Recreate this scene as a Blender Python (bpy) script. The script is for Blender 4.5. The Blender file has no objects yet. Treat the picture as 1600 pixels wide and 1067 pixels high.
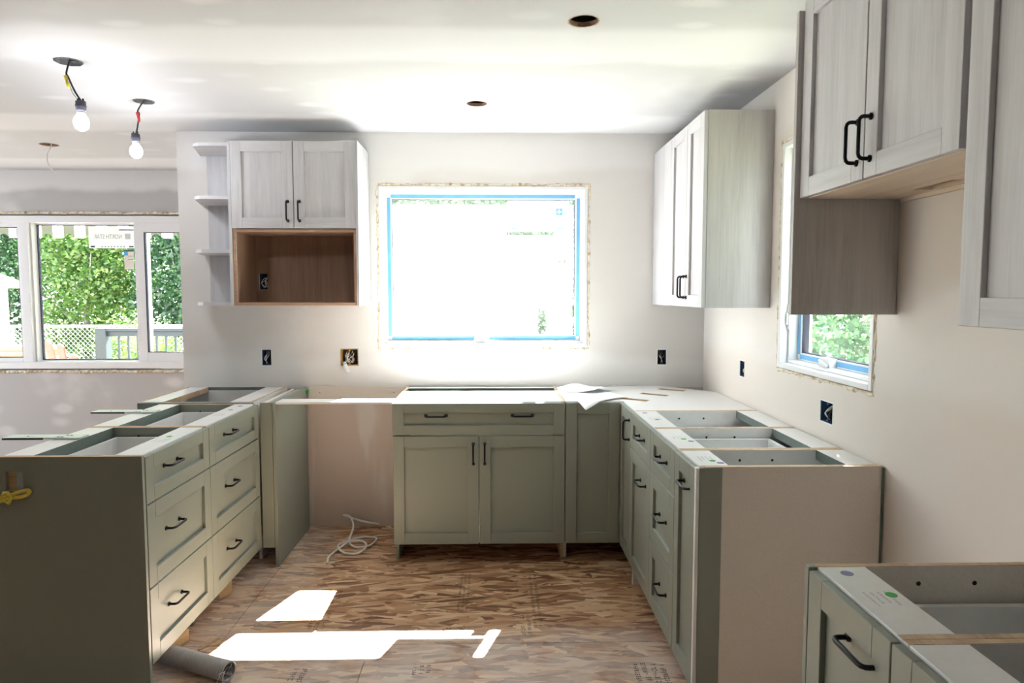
import bpy, bmesh, math, random
from mathutils import Vector, Matrix
random.seed(11)
C = bpy.context.scene.collection
PI = math.pi

# ------------------------------------------------------------------ camera
CAM_H, PITCH, YAW, FPX = 1.446, 0.0705, 0.0214, 1066.67
cam_d = bpy.data.cameras.new('camera'); cam_d.sensor_width = 36.0; cam_d.lens = 24.0
cam_d.clip_start = 0.05; cam_d.clip_end = 200
cam = bpy.data.objects.new('camera', cam_d); C.objects.link(cam)
cam.location = (0, 0, CAM_H); cam.rotation_euler = (PI/2 - PITCH, 0, -YAW)
bpy.context.scene.camera = cam

# ------------------------------------------------------------------ sky, sun, exposure
SUN = 20.0
SKY = 1.4
w = bpy.data.worlds.new('sky'); bpy.context.scene.world = w; w.use_nodes = True
nt = w.node_tree; nt.nodes.clear()
wo = nt.nodes.new('ShaderNodeOutputWorld'); bg = nt.nodes.new('ShaderNodeBackground')
bg.inputs['Color'].default_value = (0.86, 0.93, 1.0, 1); bg.inputs['Strength'].default_value = SKY
nt.links.new(bg.outputs[0], wo.inputs[0])
sd = bpy.data.lights.new('sun', 'SUN'); sd.energy = SUN; sd.angle = 0.009; sd.color = (1.0, 0.985, 0.965)
so = bpy.data.objects.new('sun', sd); C.objects.link(so)
so.rotation_euler = Vector((0.268, 0.815, 1.0)).to_track_quat('Z', 'Y').to_euler()
so.location = (3, 9, 12)
vs = bpy.context.scene.view_settings
vs.view_transform = 'Standard'; vs.look = 'None'; vs.gamma = 1.0; vs.use_curve_mapping = False
vs.exposure = 2.5
BULB = 28.0

def portal(loc, rot, sx, sy):
    l = bpy.data.lights.new('window_portal', 'AREA'); l.shape = 'RECTANGLE'; l.size = sx; l.size_y = sy
    l.cycles.is_portal = True
    o = bpy.data.objects.new('window_portal', l); C.objects.link(o); o.location = loc; o.rotation_euler = rot
portal((-0.08, 4.40, 1.6), (-PI/2, 0, 0), 1.35, 1.05)
portal((1.50, 2.67, 1.6), (PI/2, 0, PI/2), 0.85, 1.05)
portal((-3.3, 5.75, 1.45), (-PI/2, 0, 0), 2.9, 1.3)

# ------------------------------------------------------------------ pixel helper (a direction; the plane gives the distance)
def ray(px, py):
    a = (px - 800)/FPX; b = -(py - 533.5)/FPX
    d = math.cos(PITCH) + b*math.sin(PITCH); z = -math.sin(PITCH) + b*math.cos(PITCH)
    return a*math.cos(YAW) + d*math.sin(YAW), -a*math.sin(YAW) + d*math.cos(YAW), z
def at_y(px, py, Y):
    r = ray(px, py); t = Y/r[1]; return Vector((r[0]*t, Y, CAM_H + r[2]*t))
def at_z(px, py, Z):
    r = ray(px, py); t = (Z - CAM_H)/r[2]; return Vector((r[0]*t, r[1]*t, Z))

# ------------------------------------------------------------------ material helpers
class NT:
    def __init__(s, name):
        s.m = bpy.data.materials.new(name); s.m.use_nodes = True; s.t = s.m.node_tree; s.t.nodes.clear()
        s.out = s.t.nodes.new('ShaderNodeOutputMaterial')
    def n(s, typ, **kw):
        nd = s.t.nodes.new('ShaderNode' + typ)
        for k, v in kw.items():
            if k.startswith('_'): setattr(nd, k[1:], v)
            else:
                key = k.replace('__', ' ')
                s.put(nd.inputs[key], v)
        return nd
    def put(s, inp, v):
        if isinstance(v, bpy.types.NodeSocket): s.t.links.new(v, inp)
        elif isinstance(v, (tuple, list)) and len(v) == 3 and inp.type == 'RGBA': inp.default_value = (*v, 1)
        else: inp.default_value = v
    def coord(s, kind='Object', scale=(1,1,1), rot=(0,0,0), loc=(0,0,0)):
        tc = s.n('TexCoord'); mp = s.n('Mapping')
        s.t.links.new(tc.outputs[kind], mp.inputs['Vector'])
        mp.inputs['Scale'].default_value = scale; mp.inputs['Rotation'].default_value = rot; mp.inputs['Location'].default_value = loc
        return mp.outputs[0]
    def noise(s, vec, scale=5, detail=4, rough=.5, dist=0):
        nd = s.n('TexNoise', Scale=scale, Detail=detail, Roughness=rough, Distortion=dist); s.t.links.new(vec, nd.inputs['Vector'])
        return nd.outputs['Fac']
    def ramp(s, fac, *stops):
        nd = s.n('ValToRGB'); s.t.links.new(fac, nd.inputs[0]); e = nd.color_ramp.elements
        while len(e) < len(stops): e.new(0.5)
        for i, (p, c) in enumerate(stops):
            e[i].position = p; e[i].color = (*c, 1) if isinstance(c, tuple) else (c, c, c, 1)
        return nd.outputs[0]
    def mix(s, f, a, b, typ='MIX'):
        nd = s.n('Mix', _data_type='RGBA', _blend_type=typ)
        s.put(nd.inputs[0], f); s.put(nd.inputs[6], a); s.put(nd.inputs[7], b); return nd.outputs[2]
    def math(s, op, a, b=0.0, c=None):
        nd = s.n('Math', _operation=op); s.put(nd.inputs[0], a); s.put(nd.inputs[1], b)
        if c is not None: s.put(nd.inputs[2], c)
        return nd.outputs[0]
    def sep(s, vec):
        nd = s.n('SeparateXYZ'); s.t.links.new(vec, nd.inputs[0]); return nd.outputs
    def bsdf(s, col, rough=.5, metal=0.0, bump=None, bstr=.2, bdist=.002, **kw):
        b = s.n('BsdfPrincipled'); s.put(b.inputs['Base Color'], col); s.put(b.inputs['Roughness'], rough); s.put(b.inputs['Metallic'], metal)
        for k, v in kw.items(): s.put(b.inputs[k.replace('__', ' ')], v)
        if bump is not None:
            bn = s.n('Bump', Strength=bstr, Distance=bdist); s.t.links.new(bump, bn.inputs['Height']); s.t.links.new(bn.outputs[0], b.inputs['Normal'])
        s.t.links.new(b.outputs[0], s.out.inputs[0]); return b
    def smooth(s, v, lo, hi):          # smoothstep of a value
        nd = s.n('MapRange', _interpolation_type='SMOOTHSTEP'); s.put(nd.inputs[0], v)
        nd.inputs[1].default_value = lo; nd.inputs[2].default_value = hi; return nd.outputs[0]

def plain(name, col, rough=.5, metal=0.0, var=.06, scale=40, bstr=.05, **kw):
    m = NT(name); v = m.coord(); f = m.noise(v, scale, 3)
    lo = tuple(c*(1-var) for c in col); hi = tuple(min(1, c*(1+var)) for c in col)
    m.bsdf(m.ramp(f, (.3, lo), (.7, hi)), rough, metal, bump=f, bstr=bstr, **kw); return m.m

def wood(name, lo, mid, hi, axis='z', rough=.5, fine=1.0, contrast=1.0):
    m = NT(name)
    st = {'z': (26, 26, 1.3), 'x': (1.3, 26, 26), 'y': (26, 1.3, 26)}[axis]
    oi = m.n('ObjectInfo'); tc = m.n('TexCoord')
    add = m.n('VectorMath', _operation='ADD'); m.t.links.new(tc.outputs['Object'], add.inputs[0])
    cb = m.n('CombineXYZ'); m.put(cb.inputs[0], m.math('MULTIPLY', oi.outputs['Random'], 7.0)); m.put(cb.inputs[2], m.math('MULTIPLY', oi.outputs['Random'], 3.0))
    m.t.links.new(cb.outputs[0], add.inputs[1])
    def mp(scale):
        q = m.n('Mapping'); m.t.links.new(add.outputs[0], q.inputs[0]); q.inputs['Scale'].default_value = scale; return q.outputs[0]
    g1 = m.noise(mp(tuple(a*.32 for a in st)), 1.0, 5, .55, 1.2)
    g2 = m.noise(mp(tuple(a*5*fine for a in st)), 1.0, 3, .6)
    f = m.math('ADD', m.math('MULTIPLY', g1, .62), m.math('MULTIPLY', g2, .38))
    c = m.ramp(f, (.5-.17/contrast, lo), (.5, mid), (.5+.17/contrast, hi))
    m.bsdf(c, rough, bump=g2, bstr=.08); return m.m

M = {}
M['sage'] = plain('sage_paint', (.262, .285, .240), .42, var=.03, scale=500, bstr=.03)
M['sage_edge'] = plain('sage_edge_band', (.14, .18, .165), .4)
M['melamine'] = plain('white_melamine', (.80, .80, .79), .4, var=.02)
M['cream'] = plain('cream_side_board', (.78, .72, .655), .5, var=.04, scale=160)
M['edge'] = wood('raw_particle_board', (.42, .28, .17), (.60, .44, .29), (.72, .56, .40), 'x', .8, fine=2)
M['gwood'] = wood('grey_wood_laminate', (.455, .443, .458), (.55, .543, .562), (.615, .612, .632), 'z', .45)
M['gwood_x'] = wood('grey_wood_laminate_horizontal', (.455, .443, .458), (.55, .543, .562), (.615, .612, .632), 'x', .45)
M['taupe'] = wood('taupe_wood_laminate', (.365, .345, .338), (.465, .445, .438), (.535, .515, .508), 'z', .45)
M['niche'] = wood('brown_wood_laminate', (.20, .115, .075), (.30, .18, .118), (.38, .24, .165), 'z', .45)
M['niche_edge'] = wood('tan_wood_edge', (.34, .19, .11), (.44, .26, .16), (.54, .35, .23), 'x', .5)
M['maple'] = wood('pale_maple_underside', (.62, .50, .39), (.72, .60, .48), (.80, .69, .57), 'x', .5)
M['black'] = plain('black_metal', (.012, .012, .014), .32, .6, var=.1)
M['dark'] = plain('dark_void_plastic', (.02, .02, .022), .7)
M['vinyl'] = plain('white_vinyl', (.84, .85, .87), .35, var=.01)
M['navygasket'] = plain('dark_gasket', (.03, .03, .07), .6)
M['bluetape'] = plain('blue_masking_tape', (.16, .46, .80), .6, var=.05)
M['bluebox'] = plain('blue_plastic_box', (.02, .07, .16), .5)
M['orange'] = plain('orange_box', (.62, .35, .05), .6, var=.25, scale=60)
M['wirew'] = plain('white_cable', (.88, .87, .85), .45)
M['wireb'] = plain('black_cable', (.02, .02, .025), .45)
M['copper'] = plain('bare_copper', (.6, .36, .2), .35, .8)
M['yellow'] = plain('yellow_cap', (.85, .68, .06), .45)
M['red'] = plain('red_cap', (.75, .05, .06), .45)
M['socket'] = plain('grey_socket', (.06, .06, .085), .45)
M['steel'] = plain('galvanised_steel', (.42, .44, .45), .4, .7, var=.15)
M['paper'] = plain('white_paper', (.86, .86, .87), .7, var=.01)
M['ink'] = plain('grey_ink', (.33, .33, .36), .7)
M['inkfaint'] = plain('faint_grey_ink', (.60, .61, .63), .7)
M['inknavy'] = plain('navy_ink', (.04, .08, .22), .6)
M['green'] = plain('green_dot', (.03, .42, .06), .5)
M['violet'] = plain('violet_dot', (.22, .22, .45), .5)
M['skyblue'] = plain('sky_blue_print', (.08, .42, .75), .5)
M['rope'] = plain('yellow_rope', (.85, .68, .12), .8, var=.25, scale=260, bstr=.3)
M['hose'] = plain('grey_hose_plastic', (.42, .40, .40), .5)
M['bracket'] = plain('pale_green_steel', (.66, .76, .68), .4, .1, var=.04)
M['charcoal'] = plain('charcoal_edge', (.05, .06, .06), .5)
M['greypatch'] = plain('grey_plastic_patch', (.42, .45, .47), .6, var=.15, scale=120)
M['scrap'] = wood('scrap_wood', (.38, .25, .13), (.52, .36, .20), (.62, .46, .28), 'x', .7)

# OSB: several layers of stretched cells, each layer its own strand direction
def osb():
    m = NT('osb_strands'); tc = m.n('TexCoord')
    base = None; wn = m.n('TexNoise', Scale=9.0, Detail=2); m.t.links.new(tc.outputs['Object'], wn.inputs['Vector'])
    warp = m.n('VectorMath', _operation='MULTIPLY_ADD'); m.t.links.new(wn.outputs['Color'], warp.inputs[0])
    warp.inputs[1].default_value = (.007, .007, 0); m.t.links.new(tc.outputs['Object'], warp.inputs[2])
    height = None
    for i, (ang, sx, sy, keep) in enumerate([(0, 7, 36, 0), (.35, 7, 34, .40), (-.40, 7.5, 36, .45), (.15, 6.5, 40, .50), (1.0, 9, 36, .74), (-.22, 6.5, 42, .52), (.70, 8.5, 38, .68), (-.85, 9, 36, .74), (.28, 7, 48, .62), (-.30, 7, 52, .64), (.05, 6, 46, .66), (-.12, 8, 80, .74), (.20, 8, 74, .76)]):
        mp = m.n('Mapping', _vector_type='TEXTURE'); m.t.links.new(warp.outputs[0], mp.inputs[0])
        mp.inputs['Rotation'].default_value = (0, 0, ang); mp.inputs['Scale'].default_value = (1.0/sx, 1.45/sy, 1); mp.inputs['Location'].default_value = (i*3.1, i*1.7, 0)
        v = m.n('TexVoronoi', _voronoi_dimensions='2D', _distance='CHEBYCHEV' if i % 2 else 'EUCLIDEAN', Scale=1.0); m.t.links.new(mp.outputs[0], v.inputs['Vector'])
        sp = m.n('SeparateColor'); m.t.links.new(v.outputs['Color'], sp.inputs[0])
        g = m.n('Mapping'); m.t.links.new(mp.outputs[0], g.inputs[0]); g.inputs['Scale'].default_value = (.7, 5, 1)
        gr = m.noise(g.outputs[0], 1.0, 3)
        val = m.math('ADD', m.math('MULTIPLY', sp.outputs[0], .82), m.math('MULTIPLY', gr, .20))
        if base is None: base = val; height = sp.outputs[0]
        else:
            k = m.math('GREATER_THAN', sp.outputs[1], keep)
            nd = m.n('Mix', _data_type='FLOAT'); m.put(nd.inputs[0], k); m.put(nd.inputs[2], base); m.put(nd.inputs[3], val); base = nd.outputs[0]
            nh = m.n('Mix', _data_type='FLOAT'); m.put(nh.inputs[0], k); m.put(nh.inputs[2], height); m.put(nh.inputs[3], sp.outputs[2]); height = nh.outputs[0]
    col = m.ramp(base, (.12, (.17, .07, .031)), (.32, (.37, .18, .086)), (.52, (.52, .29, .152)), (.72, (.64, .40, .23)), (.96, (.82, .61, .41)))
    # pale tint in a band across the boards and along the side joint
    xyz = m.sep(tc.outputs['Object'])
    band = m.math('MULTIPLY', m.smooth(xyz[1], 2.95, 2.70), m.smooth(xyz[1], 1.6, 2.4))
    side = m.smooth(m.math('ABSOLUTE', m.math('ADD', xyz[0], 1.15)), .34, .02)
    dn = m.noise(tc.outputs['Object'], 4.0, 5, .6)
    d = m.math('MULTIPLY', m.math('MAXIMUM', m.math('MULTIPLY', band, .62), m.math('MULTIPLY', side, .55)), m.smooth(dn, .22, .62))
    col = m.mix(d, col, (.70, .62, .57))
    m.bsdf(col, .55, bump=height, bstr=.25, bdist=.0015); return m.m
M['osb'] = osb()

# plasterboard: grey-white paper, whiter bands of joint compound, filled screw heads
def drywall(name, paper, mud, bands, axis, spots=None, blot=.5, blotcol=None, below=None):
    m = NT(name); tc = m.n('TexCoord'); P = tc.outputs['Object']; xyz = m.sep(P)
    wob = m.noise(P, 2.2, 3); wv = m.math('MULTIPLY', m.math('SUBTRACT', wob, .5), .14)
    a = m.math('ADD', xyz[axis], wv)
    tot = None
    for c, hw in bands:
        s = m.smooth(m.math('ABSOLUTE', m.math('SUBTRACT', a, c)), hw, hw*.55)
        tot = s if tot is None else m.math('MAXIMUM', tot, s)
    bl = m.smooth(m.noise(P, 1.3, 4, .55), .52, .68)
    bl = m.math('MULTIPLY', bl, blot)
    tot = bl if tot is None else m.math('MAXIMUM', tot, bl)
    if spots:
        ax, ay, sx, sy = spots
        cb = m.n('CombineXYZ'); m.put(cb.inputs[0], m.math('MULTIPLY', xyz[ax], sx)); m.put(cb.inputs[1], m.math('MULTIPLY', xyz[ay], sy))
        v = m.n('TexVoronoi', _voronoi_dimensions='2D', Scale=1.0, Randomness=.8); m.t.links.new(cb.outputs[0], v.inputs['Vector'])
        spc = m.n('SeparateColor'); m.t.links.new(v.outputs['Color'], spc.inputs[0])
        sd_ = m.math('ADD', v.outputs['Distance'], m.math('MULTIPLY', m.math('SUBTRACT', m.noise(P, 9, 3), .5), .22))
        tot = m.math('MAXIMUM', tot, m.math('MULTIPLY', m.smooth(sd_, .26, .06), m.math('MULTIPLY', spc.outputs[0], .85)))
    col = m.mix(tot, paper, mud)
    if blotcol:
        col = m.mix(m.math('MULTIPLY', m.smooth(m.noise(m.coord(loc=(5, 2, 1)), .9, 3), .55, .75), .6), col, blotcol)
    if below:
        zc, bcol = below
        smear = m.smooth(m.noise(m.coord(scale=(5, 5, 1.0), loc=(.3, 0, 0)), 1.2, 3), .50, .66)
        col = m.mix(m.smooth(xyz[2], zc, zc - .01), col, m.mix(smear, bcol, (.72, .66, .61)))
    f = m.noise(P, 60, 4)
    m.bsdf(col, .85, bump=f, bstr=.05); return m.m
M['ceil'] = drywall('ceiling_plasterboard', (.55, .552, .572), (.675, .677, .70), [(.3, .2), (1.53, .24), (2.74, .24), (3.98, .25), (5.2, .24)], 1, spots=(0, 1, 2.4, 4.6), blot=.45)
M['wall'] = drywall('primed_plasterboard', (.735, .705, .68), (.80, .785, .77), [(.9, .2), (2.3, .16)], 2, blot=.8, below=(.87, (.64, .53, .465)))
M['wallr'] = drywall('primed_plasterboard_warm_light', (.76, .70, .645), (.80, .765, .73), [(1.30, .22), (2.3, .16)], 2, blot=.5, blotcol=(.74, .70, .67))  # beige cast of the light put into this wall's colours
M['walld'] = drywall('bare_plasterboard', (.49, .485, .485), (.70, .695, .69), [(2.36, .13)], 2, spots=(0, 2, 2.4, 4.2), blot=.7)
M['wallin'] = plain('painted_wall', (.55, .53, .50), .85)
M['siding'] = plain('pale_siding', (.55, .55, .53), .7)
M['brownedge'] = plain('cut_plaster_edge', (.45, .30, .22), .9, var=.4, scale=90)

def glass():
    m = NT('clear_pane'); t = m.n('BsdfTransparent', Color=(.97, .99, .985)); g = m.n('BsdfGlossy', Roughness=.02)
    f = m.n('Fresnel', IOR=1.45); mx = m.n('MixShader')
    m.put(mx.inputs[0], m.math('MULTIPLY', f.outputs[0], .7)); m.t.links.new(t.outputs[0], mx.inputs[1]); m.t.links.new(g.outputs[0], mx.inputs[2])
    m.t.links.new(mx.outputs[0], m.out.inputs[0]); return m.m
M['glass'] = glass()
def dusty(name, lo, hi, streak):
    m = NT(name); t = m.n('BsdfTransparent', Color=(.97, .985, .98)); d = m.n('BsdfTranslucent', Color=(.93, .95, .97))
    xyz = m.sep(m.coord())
    big = m.noise(m.coord(scale=streak), 1.0, 3, .5)
    clear = None
    for cx, wd, top in ((1.005, .085, .44), (1.215, .10, .60), (.47, .16, .22)):      # runs where the wet wiped the dust away
        px_ = m.smooth(m.math('ABSOLUTE', m.math('SUBTRACT', m.math('ADD', xyz[0], m.math('MULTIPLY', m.math('SUBTRACT', big, .5), .12)), cx)), wd, wd*.15)
        pz_ = m.smooth(m.math('ADD', xyz[2], m.math('MULTIPLY', m.math('SUBTRACT', big, .5), .25)), top, top*.35)
        q = m.math('MULTIPLY', m.math('MULTIPLY', px_, pz_), .55 if cx < .9 else 1.0); clear = q if clear is None else m.math('MAXIMUM', clear, q)
    dn = m.n('TexVoronoi', Scale=75.0); m.t.links.new(m.coord(), dn.inputs['Vector'])
    drop = m.smooth(dn.outputs['Distance'], .30, .18)
    amt = m.math('MULTIPLY', m.math('SUBTRACT', 1.0, m.math('MULTIPLY', clear, .95)), hi - lo)
    amt = m.math('ADD', amt, lo)
    amt = m.math('MAXIMUM', amt, m.math('MULTIPLY', m.math('MULTIPLY', drop, clear), .75*hi))
    mx = m.n('MixShader'); m.put(mx.inputs[0], amt); m.t.links.new(t.outputs[0], mx.inputs[1]); m.t.links.new(d.outputs[0], mx.inputs[2])
    m.t.links.new(mx.outputs[0], m.out.inputs[0]); return m.m
M['dusty'] = dusty('dusty_wet_pane', .008, .095, (5.5, 1, 1.4))
def streaky():
    m = NT('streaked_pane'); t = m.n('BsdfTransparent', Color=(.96, .985, .98)); d = m.n('BsdfTranslucent', Color=(.9, .93, .95))
    s = m.smooth(m.noise(m.coord(scale=(1, 14, 3), rot=(.35, 0, 0)), 1.0, 4, .6), .48, .72)
    mx = m.n('MixShader'); m.put(mx.inputs[0], m.math('ADD', m.math('MULTIPLY', s, .12), .02)); m.t.links.new(t.outputs[0], mx.inputs[1]); m.t.links.new(d.outputs[0], mx.inputs[2])
    m.t.links.new(mx.outputs[0], m.out.inputs[0]); return m.m
M['streaky'] = streaky()
def filmm():
    m = NT('white_sticker_paper'); c = m.ramp(m.noise(m.coord(), 30, 2), (.3, (.86, .87, .88)), (.7, (.90, .90, .91)))
    d = m.n('BsdfDiffuse'); m.put(d.inputs[0], c); t = m.n('BsdfTranslucent'); m.put(t.inputs[0], c); mx = m.n('MixShader'); m.put(mx.inputs[0], .5)
    m.t.links.new(d.outputs[0], mx.inputs[1]); m.t.links.new(t.outputs[0], mx.inputs[2]); m.t.links.new(mx.outputs[0], m.out.inputs[0]); return m.m
M['film'] = filmm()
def foam():
    m = NT('spray_foam'); f = m.noise(m.coord(), 28, 5, .7)
    m.bsdf(m.ramp(f, (.30, (.20, .10, .05)), (.42, (.62, .48, .32)), (.52, (.80, .73, .60)), (.7, (.86, .82, .74))), .9, bump=f, bstr=.5); return m.m
M['foam'] = foam()
def bulbm():
    m = NT('lit_bulb'); e = m.n('Emission', Color=(.93, .96, 1.0), Strength=BULB); m.t.links.new(e.outputs[0], m.out.inputs[0]); return m.m
M['bulb'] = bulbm()
def leaf(name, cols):
    m = NT(name); oi = m.n('TexCoord'); f = m.noise(oi.outputs['Object'], 3.2, 3)
    c = m.ramp(f, (.35, cols[0]), (.5, cols[1]), (.66, cols[2]))
    d = m.n('BsdfDiffuse'); m.put(d.inputs[0], c); t = m.n('BsdfTranslucent'); m.put(t.inputs[0], m.mix(.5, c, (.5, .75, .15), 'MULTIPLY'))
    g = m.n('BsdfGlossy', Roughness=.35); ad = m.n('MixShader'); m.put(ad.inputs[0], .45)
    m.t.links.new(d.outputs[0], ad.inputs[1]); m.t.links.new(t.outputs[0], ad.inputs[2])
    mx = m.n('MixShader'); m.put(mx.inputs[0], .06); m.t.links.new(ad.outputs[0], mx.inputs[1]); m.t.links.new(g.outputs[0], mx.inputs[2])
    m.t.links.new(mx.outputs[0], m.out.inputs[0]); return m.m
M['leaf_a'] = leaf('leaves_bright', ((.05, .125, .035), (.14, .27, .06), (.36, .42, .16)))
M['leaf_b'] = leaf('leaves_deep', ((.02, .065, .035), (.05, .125, .06), (.12, .21, .10)))
M['bark'] = plain('grey_bark', (.36, .32, .29), .9, var=.3, scale=12)
M['grass'] = plain('dry_lawn', (.30, .31, .21), .95, var=.3, scale=3)
M['decks'] = wood('weathered_deck', (.28, .25, .22), (.38, .34, .30), (.48, .44, .39), 'y', .8)
M['railblue'] = plain('slate_railing_paint', (.026, .038, .047), .5)
M['chairred'] = plain('terracotta_chair_paint', (.22, .085, .06), .6, var=.1)
M['pine'] = wood('fresh_pine', (.26, .17, .085), (.34, .235, .125), (.42, .30, .18), 'x', .6)
M['shedw'] = plain('white_shed_siding', (.60, .59, .56), .7)
M['shedroof'] = plain('pale_shingles', (.22, .20, .18), .85, var=.2, scale=25)
M['chain'] = plain('fence_steel', (.55, .57, .58), .5, .4)
def awning_mat():
    m = NT('striped_awning_cloth'); xyz = m.sep(m.coord())
    fr = m.math('FRACT', m.math('DIVIDE', m.math('ADD', xyz[0], 20.0), .235))
    st = m.math('GREATER_THAN', fr, .5)
    l1 = m.math('LESS_THAN', m.math('ABSOLUTE', m.math('SUBTRACT', fr, .75)), .022)
    col = m.mix(st, (.075, .078, .06), (.80, .79, .79)); col = m.mix(l1, col, (.30, .22, .24))
    d = m.n('BsdfDiffuse'); m.put(d.inputs[0], col); t = m.n('BsdfTranslucent'); m.put(t.inputs[0], col)
    mx = m.n('MixShader'); m.put(mx.inputs[0], .16); m.t.links.new(d.outputs[0], mx.inputs[1]); m.t.links.new(t.outputs[0], mx.inputs[2])
    m.t.links.new(mx.outputs[0], m.out.inputs[0]); return m.m
M['awning'] = awning_mat()

# ------------------------------------------------------------------ geometry helpers
def bx(bm, x0, x1, y0, y1, z0, z1, bev=0.0):
    if x1 < x0: x0, x1 = x1, x0
    if y1 < y0: y0, y1 = y1, y0
    if z1 < z0: z0, z1 = z1, z0
    vs_ = [bm.verts.new(p) for p in ((x0,y0,z0),(x1,y0,z0),(x1,y1,z0),(x0,y1,z0),(x0,y0,z1),(x1,y0,z1),(x1,y1,z1),(x0,y1,z1))]
    fs = [bm.faces.new([vs_[i] for i in q]) for q in ((3,2,1,0),(4,5,6,7),(0,1,5,4),(1,2,6,5),(2,3,7,6),(3,0,4,7))]
    if bev:
        bev = min(bev, .45*min(x1-x0, y1-y0, z1-z0))
        es = list({e for f in fs for e in f.edges})
        bmesh.ops.bevel(bm, geom=es, offset=bev, segments=1, affect='EDGES')
    return bm
def boxes(*bs, bev=.0012):
    bm = bmesh.new()
    for b in bs: bx(bm, *b, bev=bev)
    return bm
def prism(bm, pts, h0, h1, plane='xy'):
    def P(a, b, h): return {'xy': (a, b, h), 'xz': (a, h, b), 'yz': (h, a, b)}[plane]
    lo = [bm.verts.new(P(a, b, h0)) for a, b in pts]; hi = [bm.verts.new(P(a, b, h1)) for a, b in pts]; n = len(pts)
    bm.faces.new(lo); bm.faces.new(hi)
    for i in range(n): bm.faces.new((lo[i], lo[(i+1) % n], hi[(i+1) % n], hi[i]))
    bmesh.ops.recalc_face_normals(bm, faces=bm.faces); return bm
def tube(bm, pts, r, seg=8, closed=False, caps=True):
    pts = [Vector(p) for p in pts]; n = len(pts)
    R = r if isinstance(r, (list, tuple)) else [r]*n
    rings = []; up = None
    for i, p in enumerate(pts):
        if closed: t = pts[(i+1) % n] - pts[i-1]
        else: t = pts[min(i+1, n-1)] - pts[max(i-1, 0)]
        if t.length < 1e-9: t = Vector((0, 0, 1))
        t.normalize()
        if up is None: up = Vector((0, 0, 1)) if abs(t.z) < .9 else Vector((1, 0, 0))
        s = t.cross(up)
        if s.length < 1e-6: s = t.orthogonal()
        s.normalize(); up = s.cross(t).normalized()
        rings.append([bm.verts.new(p + (s*math.cos(2*PI*k/seg) + up*math.sin(2*PI*k/seg))*R[i]) for k in range(seg)])
    for i in range(n if closed else n-1):
        a, b = rings[i], rings[(i+1) % n]
        for k in range(seg): bm.faces.new((a[k], a[(k+1) % seg], b[(k+1) % seg], b[k]))
    if caps and not closed: bm.faces.new(rings[0][::-1]); bm.faces.new(rings[-1])
    return bm
def lathe(bm, prof, seg=16, loc=(0, 0, 0)):
    rings = [[bm.verts.new((loc[0]+r*math.cos(2*PI*k/seg), loc[1]+r*math.sin(2*PI*k/seg), loc[2]+z)) for k in range(seg)] for r, z in prof]
    for a, b in zip(rings, rings[1:]):
        for k in range(seg): bm.faces.new((a[k], a[(k+1) % seg], b[(k+1) % seg], b[k]))
    bm.faces.new(rings[0][::-1]); bm.faces.new(rings[-1]); return bm
def spline(pts, n=8):                      # Catmull-Rom
    P = [Vector(p) for p in pts]; P = [P[0]*2 - P[1]] + P + [P[-1]*2 - P[-2]]; out = []
    for i in range(1, len(P)-2):
        for k in range(n):
            t = k/n; a, b, c, d = P[i-1:i+3]
            out.append(.5*((2*b) + (c-a)*t + (2*a-5*b+4*c-d)*t*t + (3*b-3*c+d-a)*t**3))
    out.append(P[-2]); return out
def mesh_of(bm, name, smooth=False):
    me = bpy.data.meshes.new(name); bm.to_mesh(me); bm.free()
    if smooth:
        for p in me.polygons: p.use_smooth = True
    return me
def obj(name, bm, mat, parent=None, smooth=False, label=None, kind=None, loc=None, rot=None):
    me = bm if isinstance(bm, bpy.types.Mesh) else mesh_of(bm, name, smooth)
    if not me.materials: me.materials.append(M[mat] if isinstance(mat, str) else mat)
    o = bpy.data.objects.new(name, me); C.objects.link(o)
    if parent is not None: o.parent = parent
    if label: o['label'] = label
    if kind: o['kind'] = kind
    if loc is not None: o.location = loc
    if rot is not None: o.rotation_euler = rot
    return o
def tag(o, label, cat, group=None):
    o['label'] = label; o['category'] = cat
    if group: o['group'] = group
    return o
def thing(name, label, cat, loc=(0, 0, 0), rz=0.0, group=None):
    o = bpy.data.objects.new(name, None); C.objects.link(o); o.location = loc; o.rotation_euler = (0, 0, rz); o.empty_display_size = .05
    return tag(o, label, cat, group)
def struct(name, bm, mat, label, smooth=False, cat='structure'):
    o = obj(name, bm, mat, None, smooth); o['kind'] = 'structure'; o['label'] = label; o['category'] = cat; return o
def txt(parent, s, size, mat, name='lettering', loc=(0,0,0), rot=(0,0,0), mirror=False, width=None):
    cu = bpy.data.curves.new('t', 'FONT'); cu.body = s; cu.size = size; cu.extrude = .0002; cu.align_x = 'CENTER'; cu.align_y = 'CENTER'
    o = bpy.data.objects.new('t', cu); C.objects.link(o)
    dg = bpy.context.evaluated_depsgraph_get(); me = bpy.data.meshes.new_from_object(o.evaluated_get(dg))
    bpy.data.objects.remove(o)
    k = 1.0
    if width:
        xs = [v.co.x for v in me.vertices]; k = width/(max(xs)-min(xs))
    for v in me.vertices: v.co.x *= k*(-1 if mirror else 1)
    me.materials.clear()
    return obj(name, me, mat, parent, loc=loc, rot=rot)

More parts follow.
